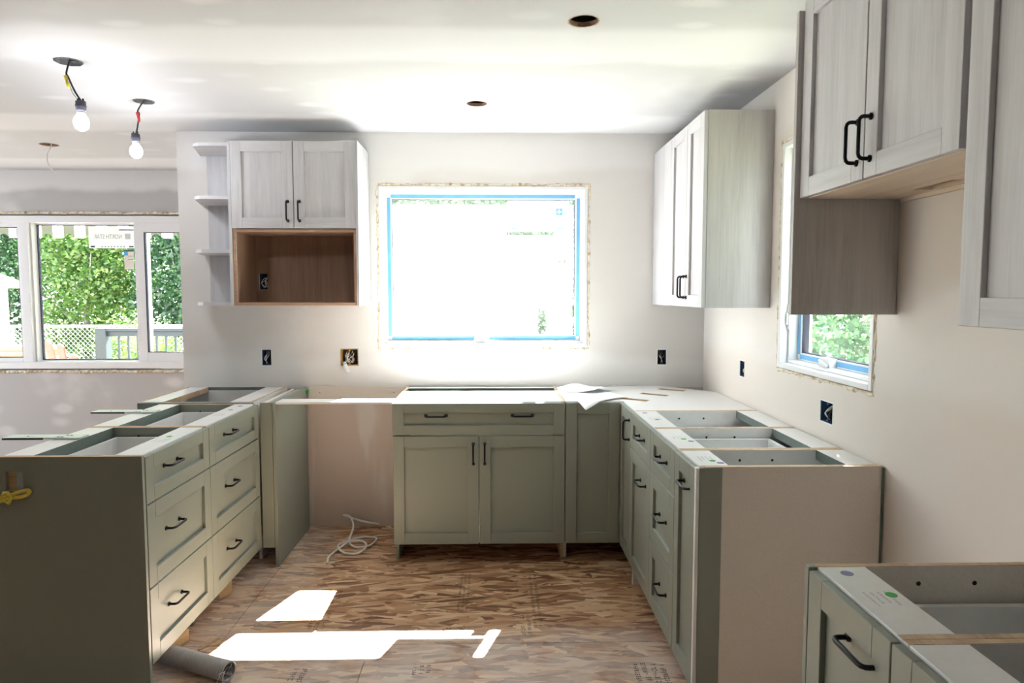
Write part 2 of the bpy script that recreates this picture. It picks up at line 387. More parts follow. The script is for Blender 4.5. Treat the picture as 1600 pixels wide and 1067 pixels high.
def panel_holes(U, V, rects, circs, thick, to_world):
    """Slab over [U0,U1]x[V0,V1] with real openings; thickness runs outwards from the room face."""
    us = {U[0], U[1]}; vv = {V[0], V[1]}; rects = list(rects)
    rects += [(q[0]-q[2]*1.35, q[0]+q[2]*1.35, q[1]-q[2]*1.35, q[1]+q[2]*1.35, 1) for q in circs]
    for a, b, c, d, *_ in rects: us |= {a, b}; vv |= {c, d}
    us = sorted(us); vv = sorted(vv); bm = bmesh.new(); nu, nv = len(us)-1, len(vv)-1
    def hole(i, j):
        if i < 0 or j < 0 or i >= nu or j >= nv: return True
        x, y = (us[i]+us[i+1])/2, (vv[j]+vv[j+1])/2
        return any(a < x < b and c < y < d for a, b, c, d, *_ in rects)
    def face(pts): bm.faces.new([bm.verts.new(to_world(*p)) for p in pts])
    for i in range(nu):
        for j in range(nv):
            if hole(i, j): continue
            a, b, c, d = us[i], us[i+1], vv[j], vv[j+1]
            for t in (0, thick): face([(a, c, t), (b, c, t), (b, d, t), (a, d, t)])
            if hole(i-1, j): face([(a, c, 0), (a, d, 0), (a, d, thick), (a, c, thick)])
            if hole(i+1, j): face([(b, c, 0), (b, d, 0), (b, d, thick), (b, c, thick)])
            if hole(i, j-1): face([(a, c, 0), (b, c, 0), (b, c, thick), (a, c, thick)])
            if hole(i, j+1): face([(a, d, 0), (b, d, 0), (b, d, thick), (a, d, thick)])
    for q in circs:
        n = 32; ang = [2*PI*k/n for k in range(n)]; rr = [q[2]*(1+random.uniform(-.025, .025)) for _ in ang]; hw = q[2]*1.35
        ci = [(q[0]+r*math.cos(t), q[1]+r*math.sin(t)) for r, t in zip(rr, ang)]; sq = []
        for t in ang:
            m_ = max(abs(math.cos(t)), abs(math.sin(t))); sq.append((q[0]+hw*math.cos(t)/m_, q[1]+hw*math.sin(t)/m_))
        for k in range(n):
            l = (k+1) % n
            for t in (0, thick): face([(*ci[k], t), (*ci[l], t), (*sq[l], t), (*sq[k], t)])
            face([(*ci[k], 0), (*ci[l], 0), (*ci[l], thick), (*ci[k], thick)])
    bmesh.ops.remove_doubles(bm, verts=bm.verts, dist=1e-5); bmesh.ops.recalc_face_normals(bm, faces=bm.faces); return bm

# ------------------------------------------------------------------ room shell
YB, XW, HC, XS, YD = 4.18, 1.274, 2.407, -1.91, 5.50
XL, YR = -6.2, -3.4
TH = .16
BOX_B = [(-1.437, -1.379, 1.006, 1.104), (-.957, -.853, 1.006, 1.106), (.987, 1.043, 1.005, 1.100), (-1.436, -1.385, 1.466, 1.566)]
BOX_R = [(3.476, 3.545, 1.012, 1.096), (2.542, 2.643, .945, 1.028)]
WIN_B = (-.727, .562, 1.105, 2.103)
WIN_R = (2.268, 3.078, 1.100, 2.120)
WIN_D = (-4.75, -2.10, .835, 2.065)
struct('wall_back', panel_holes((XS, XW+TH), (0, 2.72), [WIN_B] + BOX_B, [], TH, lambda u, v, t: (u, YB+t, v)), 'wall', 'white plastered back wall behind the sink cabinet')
struct('wall_right', panel_holes((YR, YB+TH), (0, 2.72), [WIN_R] + BOX_R, [], TH, lambda u, v, t: (XW+t, u, v)), 'wallr', 'side wall with the half hidden window, warm light tinted into its plaster')
struct('wall_dining', panel_holes((XL, XS+.1), (0, 2.72), [WIN_D], [], TH, lambda u, v, t: (u, YD+t, v)), 'walld', 'bare grey plasterboard wall around the sliding window')
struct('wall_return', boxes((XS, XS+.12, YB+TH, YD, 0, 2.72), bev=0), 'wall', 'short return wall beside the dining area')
struct('wall_left', panel_holes((YR, YD), (0, 2.72), [(2.5, 4.9, .05, 2.1)], [], TH, lambda u, v, t: (XL-t, u, v)), 'wallin', 'far left wall with an unseen opening added to let daylight in')  # opening put into the unseen wall to send daylight across the room
struct('wall_rear', boxes((XL, XW, YR-TH, YR, 0, 2.72), bev=0), 'wallin', 'rear wall of the open room')
HOLES = [(.307, 2.485, .054), (-.103, 3.549, .052), (-2.905, 4.568, .055), (-1.781, 2.951, .054), (-1.771, 3.540, .050)]
struct('ceiling', panel_holes((XL, XW), (YR, YD), [(XS+.12, XW, YB+TH, YD)], HOLES, .016, lambda u, v, t: (u, v, HC+t)), 'ceil', 'white plasterboard ceiling with taped joints and cut holes')
struct('roof', boxes((XL-TH, XW+TH, YR-TH, YB+TH, 2.72, 2.80), (XL-TH, XS+.12, YB+TH, YD+TH, 2.72, 2.80), bev=0), 'siding', 'unseen flat roof slab added above the ceiling to block the sun')  # unseen slab added to keep sun out of the space above the ceiling
fl = struct('floor', boxes((XL, XW+.1, YR, YB+.1, -.14, -.02), (XL, XS, YB+.1, YD+.1, -.14, -.02), bev=0), 'dark', 'brown oriented strand board subfloor')
rows = [(YR, -2.17), (-2.167, -.943), (-.94, .284), (.287, 1.508), (1.511, 2.733), (2.736, 3.957), (3.960, 5.18), (5.183, YD)]
for k, (y0, y1) in enumerate(rows):
    cuts = [XL, -3.6, -1.150, XW+.1] if k % 2 else [XL, -4.9, -2.35, -.526, XW+.1]
    for x0, x1 in zip(cuts, cuts[1:]):
        parts = [(x0+.0012, x1-.0012)]
        for a, b in parts:
            yy1 = y1
            if y1 > YB:
                if a > XS: continue
                elif b > XS: b = XS
            if yy1 - y0 < .02: continue
            obj('osb_sheet', boxes((a, b, y0, yy1, -.02, 0), bev=.0015), 'osb', fl)
    if y1 > YB and y0 < YB: obj('osb_sheet', boxes((XS, XW+.1, y0, YB+.1, -.02, 0), bev=.0015), 'osb', fl)

# ink stamps printed on the boards (rows of small illegible marks)
def stamp(x0, x1, y0, y1, cols, seed):
    rnd = random.Random(seed); bm = bmesh.new(); dx = (x1-x0)/cols; y = y0
    for c in range(cols):
        y = y0 + rnd.uniform(0, .02)
        while y < y1:
            l = rnd.uniform(.004, .011)
            if rnd.random() < .82:
                xa = x0 + c*dx + rnd.uniform(0, .15*dx); wv = dx*.62
                for q in range(3):
                    if rnd.random() < .62: bx(bm, xa + q*wv/3, xa + (q+.55)*wv/3, y, y+l*.9, 0.0004, .0007)
                if rnd.random() < .7: bx(bm, xa, xa+wv*.9, y, y+l*.3, 0.0004, .0007)
            y += l + .005
    return obj('ink_stamp', bm, M['stampink'], fl, label='faded black ink print on the strand board')
M['stampink'] = plain('faded_black_ink', (.13, .085, .06), .8)
for a in [(-.19, -.13, 3.02, 3.46, 3, 1), (.155, .205, 2.84, 3.42, 2, 2), (.10, .155, 2.79, 2.98, 2, 3), (-.24, -.12, 2.80, 2.87, 2, 4), (-.83, -.74, 2.86, 3.02, 3, 5), (-.79, -.72, 2.46, 2.56, 2, 6), (.52, .66, 2.42, 2.56, 4, 7), (-.33, -.25, 2.50, 2.57, 3, 8)]: stamp(*a)

# ------------------------------------------------------------------ windows
def ring(bm, x0, x1, z0, z1, wd, y0, y1, bev=.002):
    bx(bm, x0, x0+wd, y0, y1, z0, z1, bev); bx(bm, x1-wd, x1, y0, y1, z0, z1, bev)
    bx(bm, x0+wd, x1-wd, y0, y1, z0, z0+wd, bev); bx(bm, x0+wd, x1-wd, y0, y1, z1-wd, z1, bev); return bm
def foam_bead(parent, pts_closed, r=.010, seed=0, step=.02, squash=1.0):
    rnd = random.Random(seed); P = []; n = len(pts_closed)
    for i in range(n):
        a, b = Vector(pts_closed[i]), Vector(pts_closed[(i+1) % n]); k = max(2, int((b-a).length/step))
        for j in range(k):
            q = a.lerp(b, j/k); P.append(q + Vector((rnd.uniform(-1, 1), 0, rnd.uniform(-1, 1)))*r*.35)
    R = [r*rnd.uniform(.45, 1.25) for _ in P]
    return obj('foam_bead', tube(bmesh.new(), P, R, 6, closed=True), 'foam', parent, True, label='ragged cream spray foam around the frame')
def lock(parent, x, z0, z1, y):
    obj('sash_lock', boxes((x-.010, x+.010, y-.006, y, z0, z1), (x-.004, x+.004, y-.014, y-.004, z0+.02, z0+.075), bev=.002), 'vinyl', parent)

def window_local(name, label, loc, rz, W, H, d_sash, dusty_mat, crank_u, seed, lbl_tape=True, outer=.035):
    """local: x across (0..W), y outwards, z up; frame flush with the wall at y=0"""
    t = bpy.data.objects.new(name, None); C.objects.link(t); t.location = loc; t.rotation_euler = (0, 0, rz); t['kind'] = 'structure'; t['label'] = label; t['category'] = 'window'
    g = .012
    fr = obj('window_frame', ring(bmesh.new(), g, W-g, g, H-g, .022, -.003, .12), 'vinyl', t)
    obj('inner_stop', ring(bmesh.new(), g+.022, W-g-.022, g+.022, H-g-.022, .014, .035, .12), 'vinyl', t)
    a = g+.036; sw = .034
    sash = obj('sash', ring(bmesh.new(), a, W-a, a, H-a, sw, d_sash, d_sash+.04), 'vinyl', t)
    tp = .020; y = d_sash-.0012; o = a+.007
    for q in ((o+.02, W-o-.03, H-o-tp, H-o), (o+.02, W-o-.02, o, o+tp), (o-.002, o-.002+tp, o+.02, H-o-.018), (W-o+.002-tp, W-o+.002, o+.02, H-o-.02)):
        obj('masking_tape', boxes((q[0], q[1], y, d_sash+.001, q[2], q[3]), bev=0), 'bluetape', sash, label='blue painters tape along the sash')
    gi = a+sw
    obj('gasket', ring(bmesh.new(), gi-.001, W-gi+.001, gi-.001, H-gi+.001, .004, d_sash+.004, d_sash+.034, 0), 'navygasket', sash)
    for y_, m_ in ((d_sash+.013, dusty_mat), (d_sash+.035, 'glass')):
        bm = bmesh.new(); bm.faces.new([bm.verts.new(p) for p in ((gi-.004, y_, gi-.004), (W-gi+.004, y_, gi-.004), (W-gi+.004, y_, H-gi+.004), (gi-.004, y_, H-gi+.004))]); obj('pane', bm, m_, sash)
    # crank with folding handle on the bottom rail
    cb = bmesh.new(); z = g+.020
    prism(cb, [(crank_u-.066, z), (crank_u+.066, z), (crank_u+.048, z+.018), (crank_u+.040, z+.052), (crank_u-.040, z+.052), (crank_u-.048, z+.018)], d_sash-.030, d_sash+.004, 'xz')
    cr = obj('crank_housing', cb, 'vinyl', t)
    obj('crank_arm', tube(bmesh.new(), [(crank_u-.035, d_sash-.032, z+.040), (crank_u+.01, d_sash-.040, z+.034), (crank_u+.04, d_sash-.040, z+.022)], [.006, .006, .008], 8), 'vinyl', cr, True)
    lock(t, g+.030, H*.18, H*.29, .036); lock(t, W-g-.030, H*.18, H*.29, .036)
    foam_bead(t, [(.003, .004, .003), (.003, .004, H-.003), (W-.003, .004, H-.003), (W-.003, .004, .003)], .009, seed)
    return t, sash, gi, d_sash
Wb, Hb = WIN_B[1]-WIN_B[0], WIN_B[3]-WIN_B[2]
wb, sashb, gib, dsb = window_local('window_1', 'hazy white awning window edged with blue tape above the sink cabinet', (WIN_B[0], YB, WIN_B[2]), 0, Wb, Hb, .062, M['dusty'], .63, 3)
# maker's sticker and rating label on the outer pane
def back_pt(px, py): p = at_y(px, py, YB+.097); return p.x-WIN_B[0], p.z-WIN_B[2]
(sx0, sz1), (sx1, sz0) = back_pt(793, 314), back_pt(889, 362)
ys = .094
st = obj('maker_sticker', boxes((sx0, sx1, ys, ys+.0006, sz0, sz1), bev=0), 'film', sashb, label='white maker sticker with a pale blue emblem')
RT = (PI/2, 0, 0)
txt(st, 'NORTH STAR', .034, 'inkfaint', loc=(sx0+.15, ys-.0006, sz1-.062), rot=RT, mirror=True, width=.20)
obj('emblem', boxes((sx1-.085, sx1-.040, ys-.0008, ys, sz1-.088, sz1-.043), bev=0), 'skyblue', st)
obj('emblem_star', prism(bmesh.new(), [(sx1-.0625+r*math.cos(k*PI/4+PI/2), sz1-.0655+r*math.sin(k*PI/4+PI/2)) for k in range(8) for r in [(.020 if k % 2 == 0 else .008)]], ys-.0016, ys-.0009, 'xz'), 'paper', st)
obj('print_bar', boxes((sx0+.02, sx0+.058, ys-.0008, ys, sz0+.012, sz0+.022), (sx1-.075, sx1-.03, ys-.0008, ys, sz0+.014, sz0+.022), *[(sx0+.11+.03*k, sx0+.118+.03*k, ys-.0008, ys, sz0+.014, sz0+.021) for k in range(5)], bev=0), 'skyblue', st)
(lx0, lz1), (lx1, lz0) = back_pt(868, 363), back_pt(887, 405)
lb = obj('rating_label', boxes((lx0, lx1, ys, ys+.0006, lz0, lz1-.002), bev=0), 'film', sashb, label='narrow white rating label')
obj('print_bar', boxes((lx0+.004, lx1-.004, ys-.0008, ys, lz1-.012, lz1-.006), bev=0), 'inkfaint', lb)

window_local('window_2', 'streaked window with blue tape and crank behind the wood end panel', (XW, WIN_R[1], WIN_R[2]), -PI/2, WIN_R[1]-WIN_R[0], WIN_R[3]-WIN_R[2], .075, M['streaky'], .36, 5)

# sliding window of the dining area
wd_ = bpy.data.objects.new('window_3', None); C.objects.link(wd_); wd_.location = (0, YD, 0); wd_['kind'] = 'structure'; wd_['label'] = 'wide white sliding window looking out on garden and deck railing'; wd_['category'] = 'window'
X0, X1, Z0, Z1 = WIN_D
obj('window_frame', ring(bmesh.new(), X0+.01, X1-.01, Z0+.012, Z1-.012, .052, -.01, .13), 'vinyl', wd_)
obj('mullion', boxes((-3.765, -3.700, .0, .12, Z0+.06, Z1-.06), (-3.700, -3.686, .03, .12, Z0+.06, Z1-.06), bev=.002), 'vinyl', wd_)
def lite(x0, x1, y, wd, name='sash'):
    s = obj(name, ring(bmesh.new(), x0, x1, Z0+.062, Z1-.062, wd, y, y+.035), 'vinyl', wd_)
    obj('gasket', ring(bmesh.new(), x0+wd-.001, x1-wd+.001, Z0+.061+wd, Z1-.061-wd, .007, y+.004, y+.03, 0), 'navygasket', s)
    obj('pane', boxes((x0+wd-.002, x1-wd+.002, y+.015, y+.018, Z0+.060+wd, Z1-.060-wd), bev=0), 'glass', s)
    return s
lite(X0+.06, -3.765, .03, .034)
mid = lite(-3.690, -2.80, .075, .012)
rs = lite(-2.880, X1-.06, .02, .075)
for z in (1.42, 1.02): obj('sash_latch', boxes((-3.712, -3.688, -.010, .002, z-.045, z+.03), bev=.003), 'vinyl', wd_)
rnd = random.Random(5)
for zc, hh in ((Z1+.012, .016), (Z0-.012, .020)):
    bm = bmesh.new(); x = X0
    while x < X1+.05:
        l = rnd.uniform(.02, .07); tube(bm, [(x, 0, zc+rnd.uniform(-.004, .004)), (x+l*.5, -.006, zc+rnd.uniform(-.006, .006)), (x+l, 0, zc)], [hh*.5, hh*rnd.uniform(.45, .8), hh*.5], 6); x += l*.8
    obj('foam_bead', bm, 'foam', wd_, True, label='crumbly tan spray foam along the frame')
def dp(px, py): p = at_y(px, py, YD+.089); return p.x, p.z
(ax0, az1), (ax1, az0) = dp(138, 354), dp(210, 388)
yy = .086
s2 = obj('maker_sticker', boxes((ax0, ax1, yy, yy+.0006, az0, az1), bev=0), 'film', mid, label='white maker sticker with mirrored lettering')
txt(s2, 'NORTH STAR', .05, 'ink', loc=(ax0+.155, yy-.0006, az1-.082), rot=RT, mirror=True, width=.22)
obj('emblem', boxes((ax1-.070, ax1-.025, yy-.0008, yy, az1-.100, az1-.055), bev=0), 'inkfaint', s2)
obj('print_bar', boxes((ax1-.115, ax1, yy-.0008, yy, az1-.030, az1-.022), (ax0+.015, ax0+.048, yy-.0008, yy, az0+.008, az0+.020), (ax1-.04, ax1-.004, yy-.0008, yy, az0+.008, az0+.018), *[(ax0+.10+.025*k, ax0+.108+.025*k, yy-.0008, yy, az0+.009, az0+.017) for k in range(8)], bev=0), 'inknavy', s2)
(bx0, bz1), (bx1, bz0) = dp(194, 391), dp(210, 421)
l2 = obj('rating_label', boxes((bx0, bx1, yy, yy+.0006, bz0, bz1), bev=0), 'cream', mid, label='narrow beige rating label with a blue square')
obj('print_bar', boxes((bx0, bx1, yy-.0008, yy, bz1-.010, bz1), (bx0+.03, bx1, yy-.0008, yy, bz1-.048, bz1-.046), (bx0+.03, bx1, yy-.0008, yy, bz1-.075, bz1-.073), bev=0), 'dark', l2)
obj('blue_square', boxes((bx0, bx0+.030, yy-.0008, yy, bz1-.042, bz1-.012), bev=0), 'skyblue', l2)

# ------------------------------------------------------------------ handles
def handle_mesh():
    L, PR, r = .048, .032, .0048
    pts = [(-L, 0, 0), (-L, -PR+.012, 0)] + [(-L+.012*(1-math.cos(a)), -PR+.012-.012*math.sin(a), 0) for a in (.5, 1.0, PI/2)] \
        + [(L-.012*(1-math.cos(a)), -PR+.012-.012*math.sin(a), 0) for a in (PI/2, 1.0, .5)] + [(L, -PR+.012, 0), (L, 0, 0)]
    bm = tube(bmesh.new(), pts, r, 8)
    for s in (-L, L): tube(bm, [(s, 0, 0), (s, -.004, 0), (s, -.006, 0)], [.0085, .0085, .005], 10)
    return mesh_of(bm, 'handle', True)
HM = handle_mesh()
def handle(parent, x, z, y, vertical=False, scale=1.1):
    o = obj('handle', HM, 'black', parent, loc=(x, y, z), rot=(0, PI/2 if vertical else 0, 0), label='black metal bar handle'); o.scale = (scale, 1, scale if False else 1); return o

DT = .019
RC = .0120      # depth of the recessed panel
def shaker(parent, name, x0, x1, z0, z1, mat='sage', st=.058, handles=(), pm=None, matx=None):
    """door or drawer front in the cabinet's frame; face at y=-DT"""
    g = .0016; x0 += g; x1 -= g; z0 += g; z1 -= g
    st = min(st, (x1-x0)*.3); rt = min(.058, (z1-z0)*.30)
    d = obj(name, boxes((x0+st-.001, x1-st+.001, -DT+RC, -.003, z0+rt-.001, z1-rt+.001), bev=0), pm or mat, parent)
    obj('stile', boxes((x0, x0+st, -DT, -.0005, z0, z1), bev=.0012), mat, d); obj('stile', boxes((x1-st, x1, -DT, -.0005, z0, z1), bev=.0012), mat, d)
    obj('rail', boxes((x0+st, x1-st, -DT, -.0005, z1-rt, z1), bev=.0012), matx or mat, d)
    obj('rail', boxes((x0+st, x1-st, -DT, -.0005, z0, z0+rt), bev=.0012), matx or mat, d)
    for hx, hz, vert in handles:
        inside = x0+st < hx < x1-st and z0+rt < hz < z1-rt
        handle(d, hx, hz, (-DT+RC) if inside else -DT, vert)
    return d

def dot(parent, name, x, y, z, r, mat, squash=1.0):
    bm = bmesh.new(); prism(bm, [(x+r*math.cos(2*PI*k/14), y+r*math.sin(2*PI*k/14)*squash) for k in range(14)], z, z+.0006); return obj(name, bm, mat, parent)
def print_lines(parent, x, y, z, n, seed, along_x=True, length=.07):
    rnd = random.Random(seed); bm = bmesh.new()
    for i in range(n):
        u = rnd.uniform(0, .01); yy_ = y + i*.014
        end = length*rnd.uniform(.6, 1)
        while u < end:
            l = rnd.uniform(.004, .010); bx(bm, x+u, x+u+l, yy_+rnd.uniform(0, .002), yy_+rnd.uniform(.003, .005), z, z+.0004); u += l + rnd.uniform(.002, .004)
    return obj('printed_lines', bm, 'inkfaint', parent, label='faint printed lines')

# ------------------------------------------------------------------ base cabinets
ZT, ZB = .876, .114
def base_cabinet(name, label, loc, rz, W, D=.585, out_l='melamine', out_r='melamine', front_rail=.10, rear_rail=.10, apron=.035, rail_name=True, dots=None, holes=True, toe=True, group=None, seed=0, rear_gap=0.0):
    t = thing(name, label, 'cabinet', loc, rz, group); s = .016
    for k, (a, b, m_) in enumerate(((0, s, out_l), (W-s, W, out_r))):
        sp = obj('side_panel', boxes((a, b, 0, D, ZB, ZT-.001), *([(a, b, .07, D, 0, ZB)] if toe else []), bev=.0006), m_, t)
        obj('raw_top_edge', boxes((a+.0005, b-.0005, .0005, D-.0005, ZT-.001, ZT), bev=0), 'edge', sp, label='raw particle board edge')
        if holes:
            xs = b if k == 0 else a-.0006
            for yq in (D*.36, D*.56):
                bm = bmesh.new(); prism(bm, [(yq+.005*math.cos(2*PI*q/10), ZT-.038+.005*math.sin(2*PI*q/10)) for q in range(10)], xs, xs+.0006, 'yz'); obj('screw_cap', bm, 'dark', sp)
    obj('bottom_panel', boxes((s, W-s, .003, D, ZB, ZB+s)), 'melamine', t)
    obj('back_panel', boxes((s, W-s, D-.010, D-.001, ZB+s, ZT-.02)), 'melamine', t)
    fr = obj('top_rail', boxes((s+.0003, W-s-.0003, .001, front_rail, ZT-s, ZT-.0005), bev=.0008), 'melamine', t)
    rr = obj('top_rail', boxes((s+.0003, W-s-.0003, D-.002-rear_rail-rear_gap, D-.002-rear_gap, ZT-s, ZT-.0005), bev=.0008), 'melamine', t)
    obj('rail_edge_band', boxes((s+.001, W-s-.001, D-.0026-rear_rail-rear_gap-.001, D-.002-rear_rail-rear_gap, ZT-apron, ZT-.001), bev=0), 'sage_edge', rr, label='dark grey green edge band')
    if apron > .04: obj('apron', boxes((s+.001, W-s-.001, D-.002-rear_rail-rear_gap, D+.012-rear_rail-rear_gap, ZT-apron, ZT-s-.001), bev=0), 'sage', rr)
    if dots:
        for kind, u, v in dots: dot(fr, kind + '_dot', u, v, ZT-.0004, .011 if kind == 'green' else .0125, kind)
        print_lines(fr, W*.42, .028, ZT-.0004, 4, seed)
    return t
def drawer_box(t, x0, x1, D, z0, z1, div=None):
    b = obj('drawer_box', boxes((x0, x0+.014, .002, D, z0, z1), (x1-.014, x1, .002, D, z0, z1), (x0+.014, x1-.014, D-.014, D, z0, z1), (x0+.014, x1-.014, .002, .016, z0, z1), (x0+.014, x1-.014, .016, D-.014, z0, z0+.01), bev=.0008), 'melamine', t)
    if div is not None: obj('divider', boxes((div, div+.012, .016, D-.014, z0+.01, z1), (div+.012, x1-.014, D*.5, D*.5+.012, z0+.01, z1), bev=.0008), 'melamine', b)
    return b
ZD1, ZD2 = .697, .404

# --- left peninsula: two drawer units (front faces +X), origin x=-1.259 so that fronts lie at -1.240
PX = -1.259
SP = -1.259 + .49
def left_unit(y0, y1, label, dots, hx, seed):
    Wd = y1-y0
    t = base_cabinet('drawer_cabinet', label, (PX, y0, 0), PI/2, Wd, D=.485, out_l='sage', out_r='sage', apron=.06, dots=dots, group=None, seed=seed, front_rail=.095, rear_rail=.105)
    for z0, z1 in ((ZD1, ZT-.004), (ZD2-.012, ZD1-.002), (ZB-.004, ZD2-.014)):
        shaker(t, 'drawer_front', 0, Wd, z0, z1, handles=[(hx, z0+(z1-z0)*.60 if z1-z0 < .2 else z0 + (z1-z0)*.56, False)])
    drawer_box(t, .03, Wd-.03, .36, .735, .838)
    drawer_box(t, .03, Wd-.03, .42, .46, .62)
    return t
left_unit(2.392, 2.925, 'sage three drawer cabinet beside the dark end panel with cord', [('green', .33, .052)], .21, 21)
left_unit(2.926, 3.532, 'sage three drawer cabinet between its twin and the corner filler', [('green', .42, .05), ('violet', .53, .045)], .24, 22)
# end panel facing the camera with its cut-out
ep = thing('peninsula_end_board', 'dark sage end panel of the peninsula with a small cutout and yellow cord', 'panel', (-1.60, 2.375, 0))
obj('board', panel_holes((-.31, .358), (0, .877), [(-.113, -.053, .758, .826)], [], .0165, lambda u, v, t: (u, t, v)), 'sage', ep)
obj('raw_top_edge', boxes((-.31, .3575, .0005, .016, .877, .8782), bev=0), 'edge', ep)
obj('cutout_backing', boxes((-.113, -.083, .012, .0163, .758, .826), bev=0), 'scrap', ep, label='raw wood seen in the cutout')
obj('cutout_patch', boxes((-.0825, -.053, .010, .0163, .758, .826), bev=0), 'greypatch', ep, label='grey plate seen in the cutout')
# yellow cord looped over itself
bm = bmesh.new()
c0 = Vector((-1.655, 2.362, .752))
def rp(px, py, y=2.360): p = at_y(px, py, y); return (p.x, p.y, p.z)
tube(bm, spline([rp(-40, 790), rp(-10, 781), rp(12, 775), rp(30, 769), rp(44, 766), rp(45, 771), rp(34, 776), rp(18, 778), rp(5, 782), rp(-20, 789), rp(-45, 798)], 6), .0068, 8)
tube(bm, [rp(6, 770, 2.352), rp(12, 770, 2.346), rp(17, 778, 2.346), rp(14, 786, 2.352), rp(7, 782, 2.364), rp(4, 774, 2.364)], .006, 8, closed=True)
tag(obj('yellow_cord', bm, 'rope', None, True), 'yellow braided cord looped against the dark end panel', 'cord')

# --- left corner unit and dishwasher side panel
t = base_cabinet('corner_cabinet', 'open topped cabinet in the corner behind the drawer peninsula', (-1.885, 3.595, 0), 0, .60, D=.58, out_l='melamine', out_r='melamine', front_rail=.004, rear_rail=.004, apron=.02, seed=31)
obj('front_board', boxes((.0, .60, -.016, -.0005, ZB, ZT-.004)), 'sage_edge', t, label='dark green front edge')
obj('cross_rail', boxes((.017, .125, .006, .565, ZT-.016, ZT-.0005)), 'melamine', t); obj('cross_rail_edge', boxes((.125, .1275, .006, .565, ZT-.03, ZT-.0005), bev=0), 'edge', t)
obj('cross_rail', boxes((.475, .583, .006, .565, ZT-.016, ZT-.0005)), 'melamine', t)
fp = thing('filler_post', 'narrow olive filler between the drawer peninsula and the dishwasher panel', 'filler', (-1.2395, 3.551, 0))
obj('face_board', boxes((0.001, .062, 0, .018, ZB-.01, ZT)), 'sage', fp); obj('side_board', boxes((.001, .018, .018, .56, .11, ZT-.004)), 'cream', fp)
obj('steel_strip', boxes((.020, .060, .03, .60, ZT-.014, ZT-.011), bev=.0005), 'steel', fp)
for k in range(3): obj('screw', lathe(bmesh.new(), [(.004, 0), (.004, .001)], 8, (.040, .12+.16*k, ZT-.011)), 'dark', fp)
dw = thing('dishwasher_panel', 'sage panel standing at the open end of the dishwasher bay', 'panel', (-1.166, 3.84, 0))
obj('board', boxes((-.0095, .0085, -.289, .30, 0, ZT+.002), bev=.001), 'sage', dw)
obj('bracket_clip', boxes((.009, .022, .27, .30, ZT-.035, ZT-.015)), 'green', dw)
for k, z in enumerate((ZT-.03, ZT-.048)): obj('screw', boxes((.0085, .0105, -.262, -.256, z-.003, z+.003), bev=.0008), 'steel', dw)
tag(obj('bay_rail', boxes((-1.157, -.5525, 3.552, 3.662, ZT-.008, ZT+.004), bev=.001), 'melamine'), 'white rail bridging the empty dishwasher bay', 'rail')
lg = thing('ledger_strip', 'beige ledger strip screwed to the wall behind the dishwasher bay', 'board', (-.855, 4.168, .842))
obj('board', boxes((-.298, .298, -.008, .0115, -.036, .036)), 'cream', lg)
for x in (-.23, .22): obj('screw', boxes((x-.004, x+.004, -.010, -.008, -.004, .004), bev=.001), 'steel', lg)

# --- sink base
XS0 = -.552; SW = .908
t = base_cabinet('sink_cabinet', 'sage sink cabinet with two doors and a wide false drawer under the window', (XS0, 3.570, 0), 0, SW, D=.605, out_l='sage', out_r='edge', front_rail=.40, rear_rail=.05, apron=.05, holes=False, seed=41, rear_gap=.03)
shaker(t, 'false_drawer_front', 0, SW, ZD1+.004, ZT-.004, handles=[(.228, .803, False), (.683, .803, False)])
shaker(t, 'door', 0, SW/2-.001, ZB, ZD1, handles=[(SW/2-.030, .602, True)])
shaker(t, 'door', SW/2+.001, SW, ZB, ZD1, handles=[(SW/2+.030, .602, True)])

# --- corner unit with L-shaped top and bi-fold doors
XF = .649
t = thing('corner_carousel_cabinet', 'sage corner cabinet with slotted white top and folding corner doors', 'cabinet', (.357, 3.570, 0))
# the top: L outline with a clipped wall corner and three slots
def local_top():
    ox, oy = .357, 3.570
    # right arm runs towards the camera to y=3.285 (world); build the outline as cells around three skewed slots
    bm = bmesh.new()
    outline = [(.002, .001), (XF+.020-ox, .001), (XF+.020-ox, 3.287-oy), (XW-.006-ox, 3.287-oy), (XW-.006-ox, 3.90-oy), (1.00-ox, 4.174-oy), (.002, 4.174-oy)]
    cx = [((.735, 3.632), ), ((.885, 3.812), ), ((1.030, 3.992), )]
    es = []
    def loop(pts):
        vs_ = [bm.verts.new((x, y, 0)) for x, y in pts]
        for i in range(len(vs_)): es.append(bm.edges.new((vs_[i], vs_[(i+1) % len(vs_)])))
    loop(outline)
    d1 = Vector((.14, -.10)).normalized(); d2 = Vector((d1.y, -d1.x))*-1
    for ((sx_, sy_), ) in cx:
        c = Vector((sx_-ox, sy_-oy)); a = d1*.082; b = d2*.027
        loop([tuple(c-a-b), tuple(c+a-b), tuple(c+a+b), tuple(c-a+b)])
    bmesh.ops.triangle_fill(bm, use_beauty=True, use_dissolve=False, edges=es)
    bmesh.ops.recalc_face_normals(bm, faces=bm.faces)
    r = bmesh.ops.extrude_face_region(bm, geom=bm.faces[:])
    for v in r['geom']:
        if isinstance(v, bmesh.types.BMVert): v.co.z -= .016
    for v in bm.verts: v.co.z += ZT-.0005
    bmesh.ops.recalc_face_normals(bm, faces=bm.faces)
    return bm, [(Vector((s[0][0]-ox, s[0][1]-oy)), d1, d2) for s in cx]
tb, slots = local_top()
top = obj('top_board', tb, 'melamine', t)
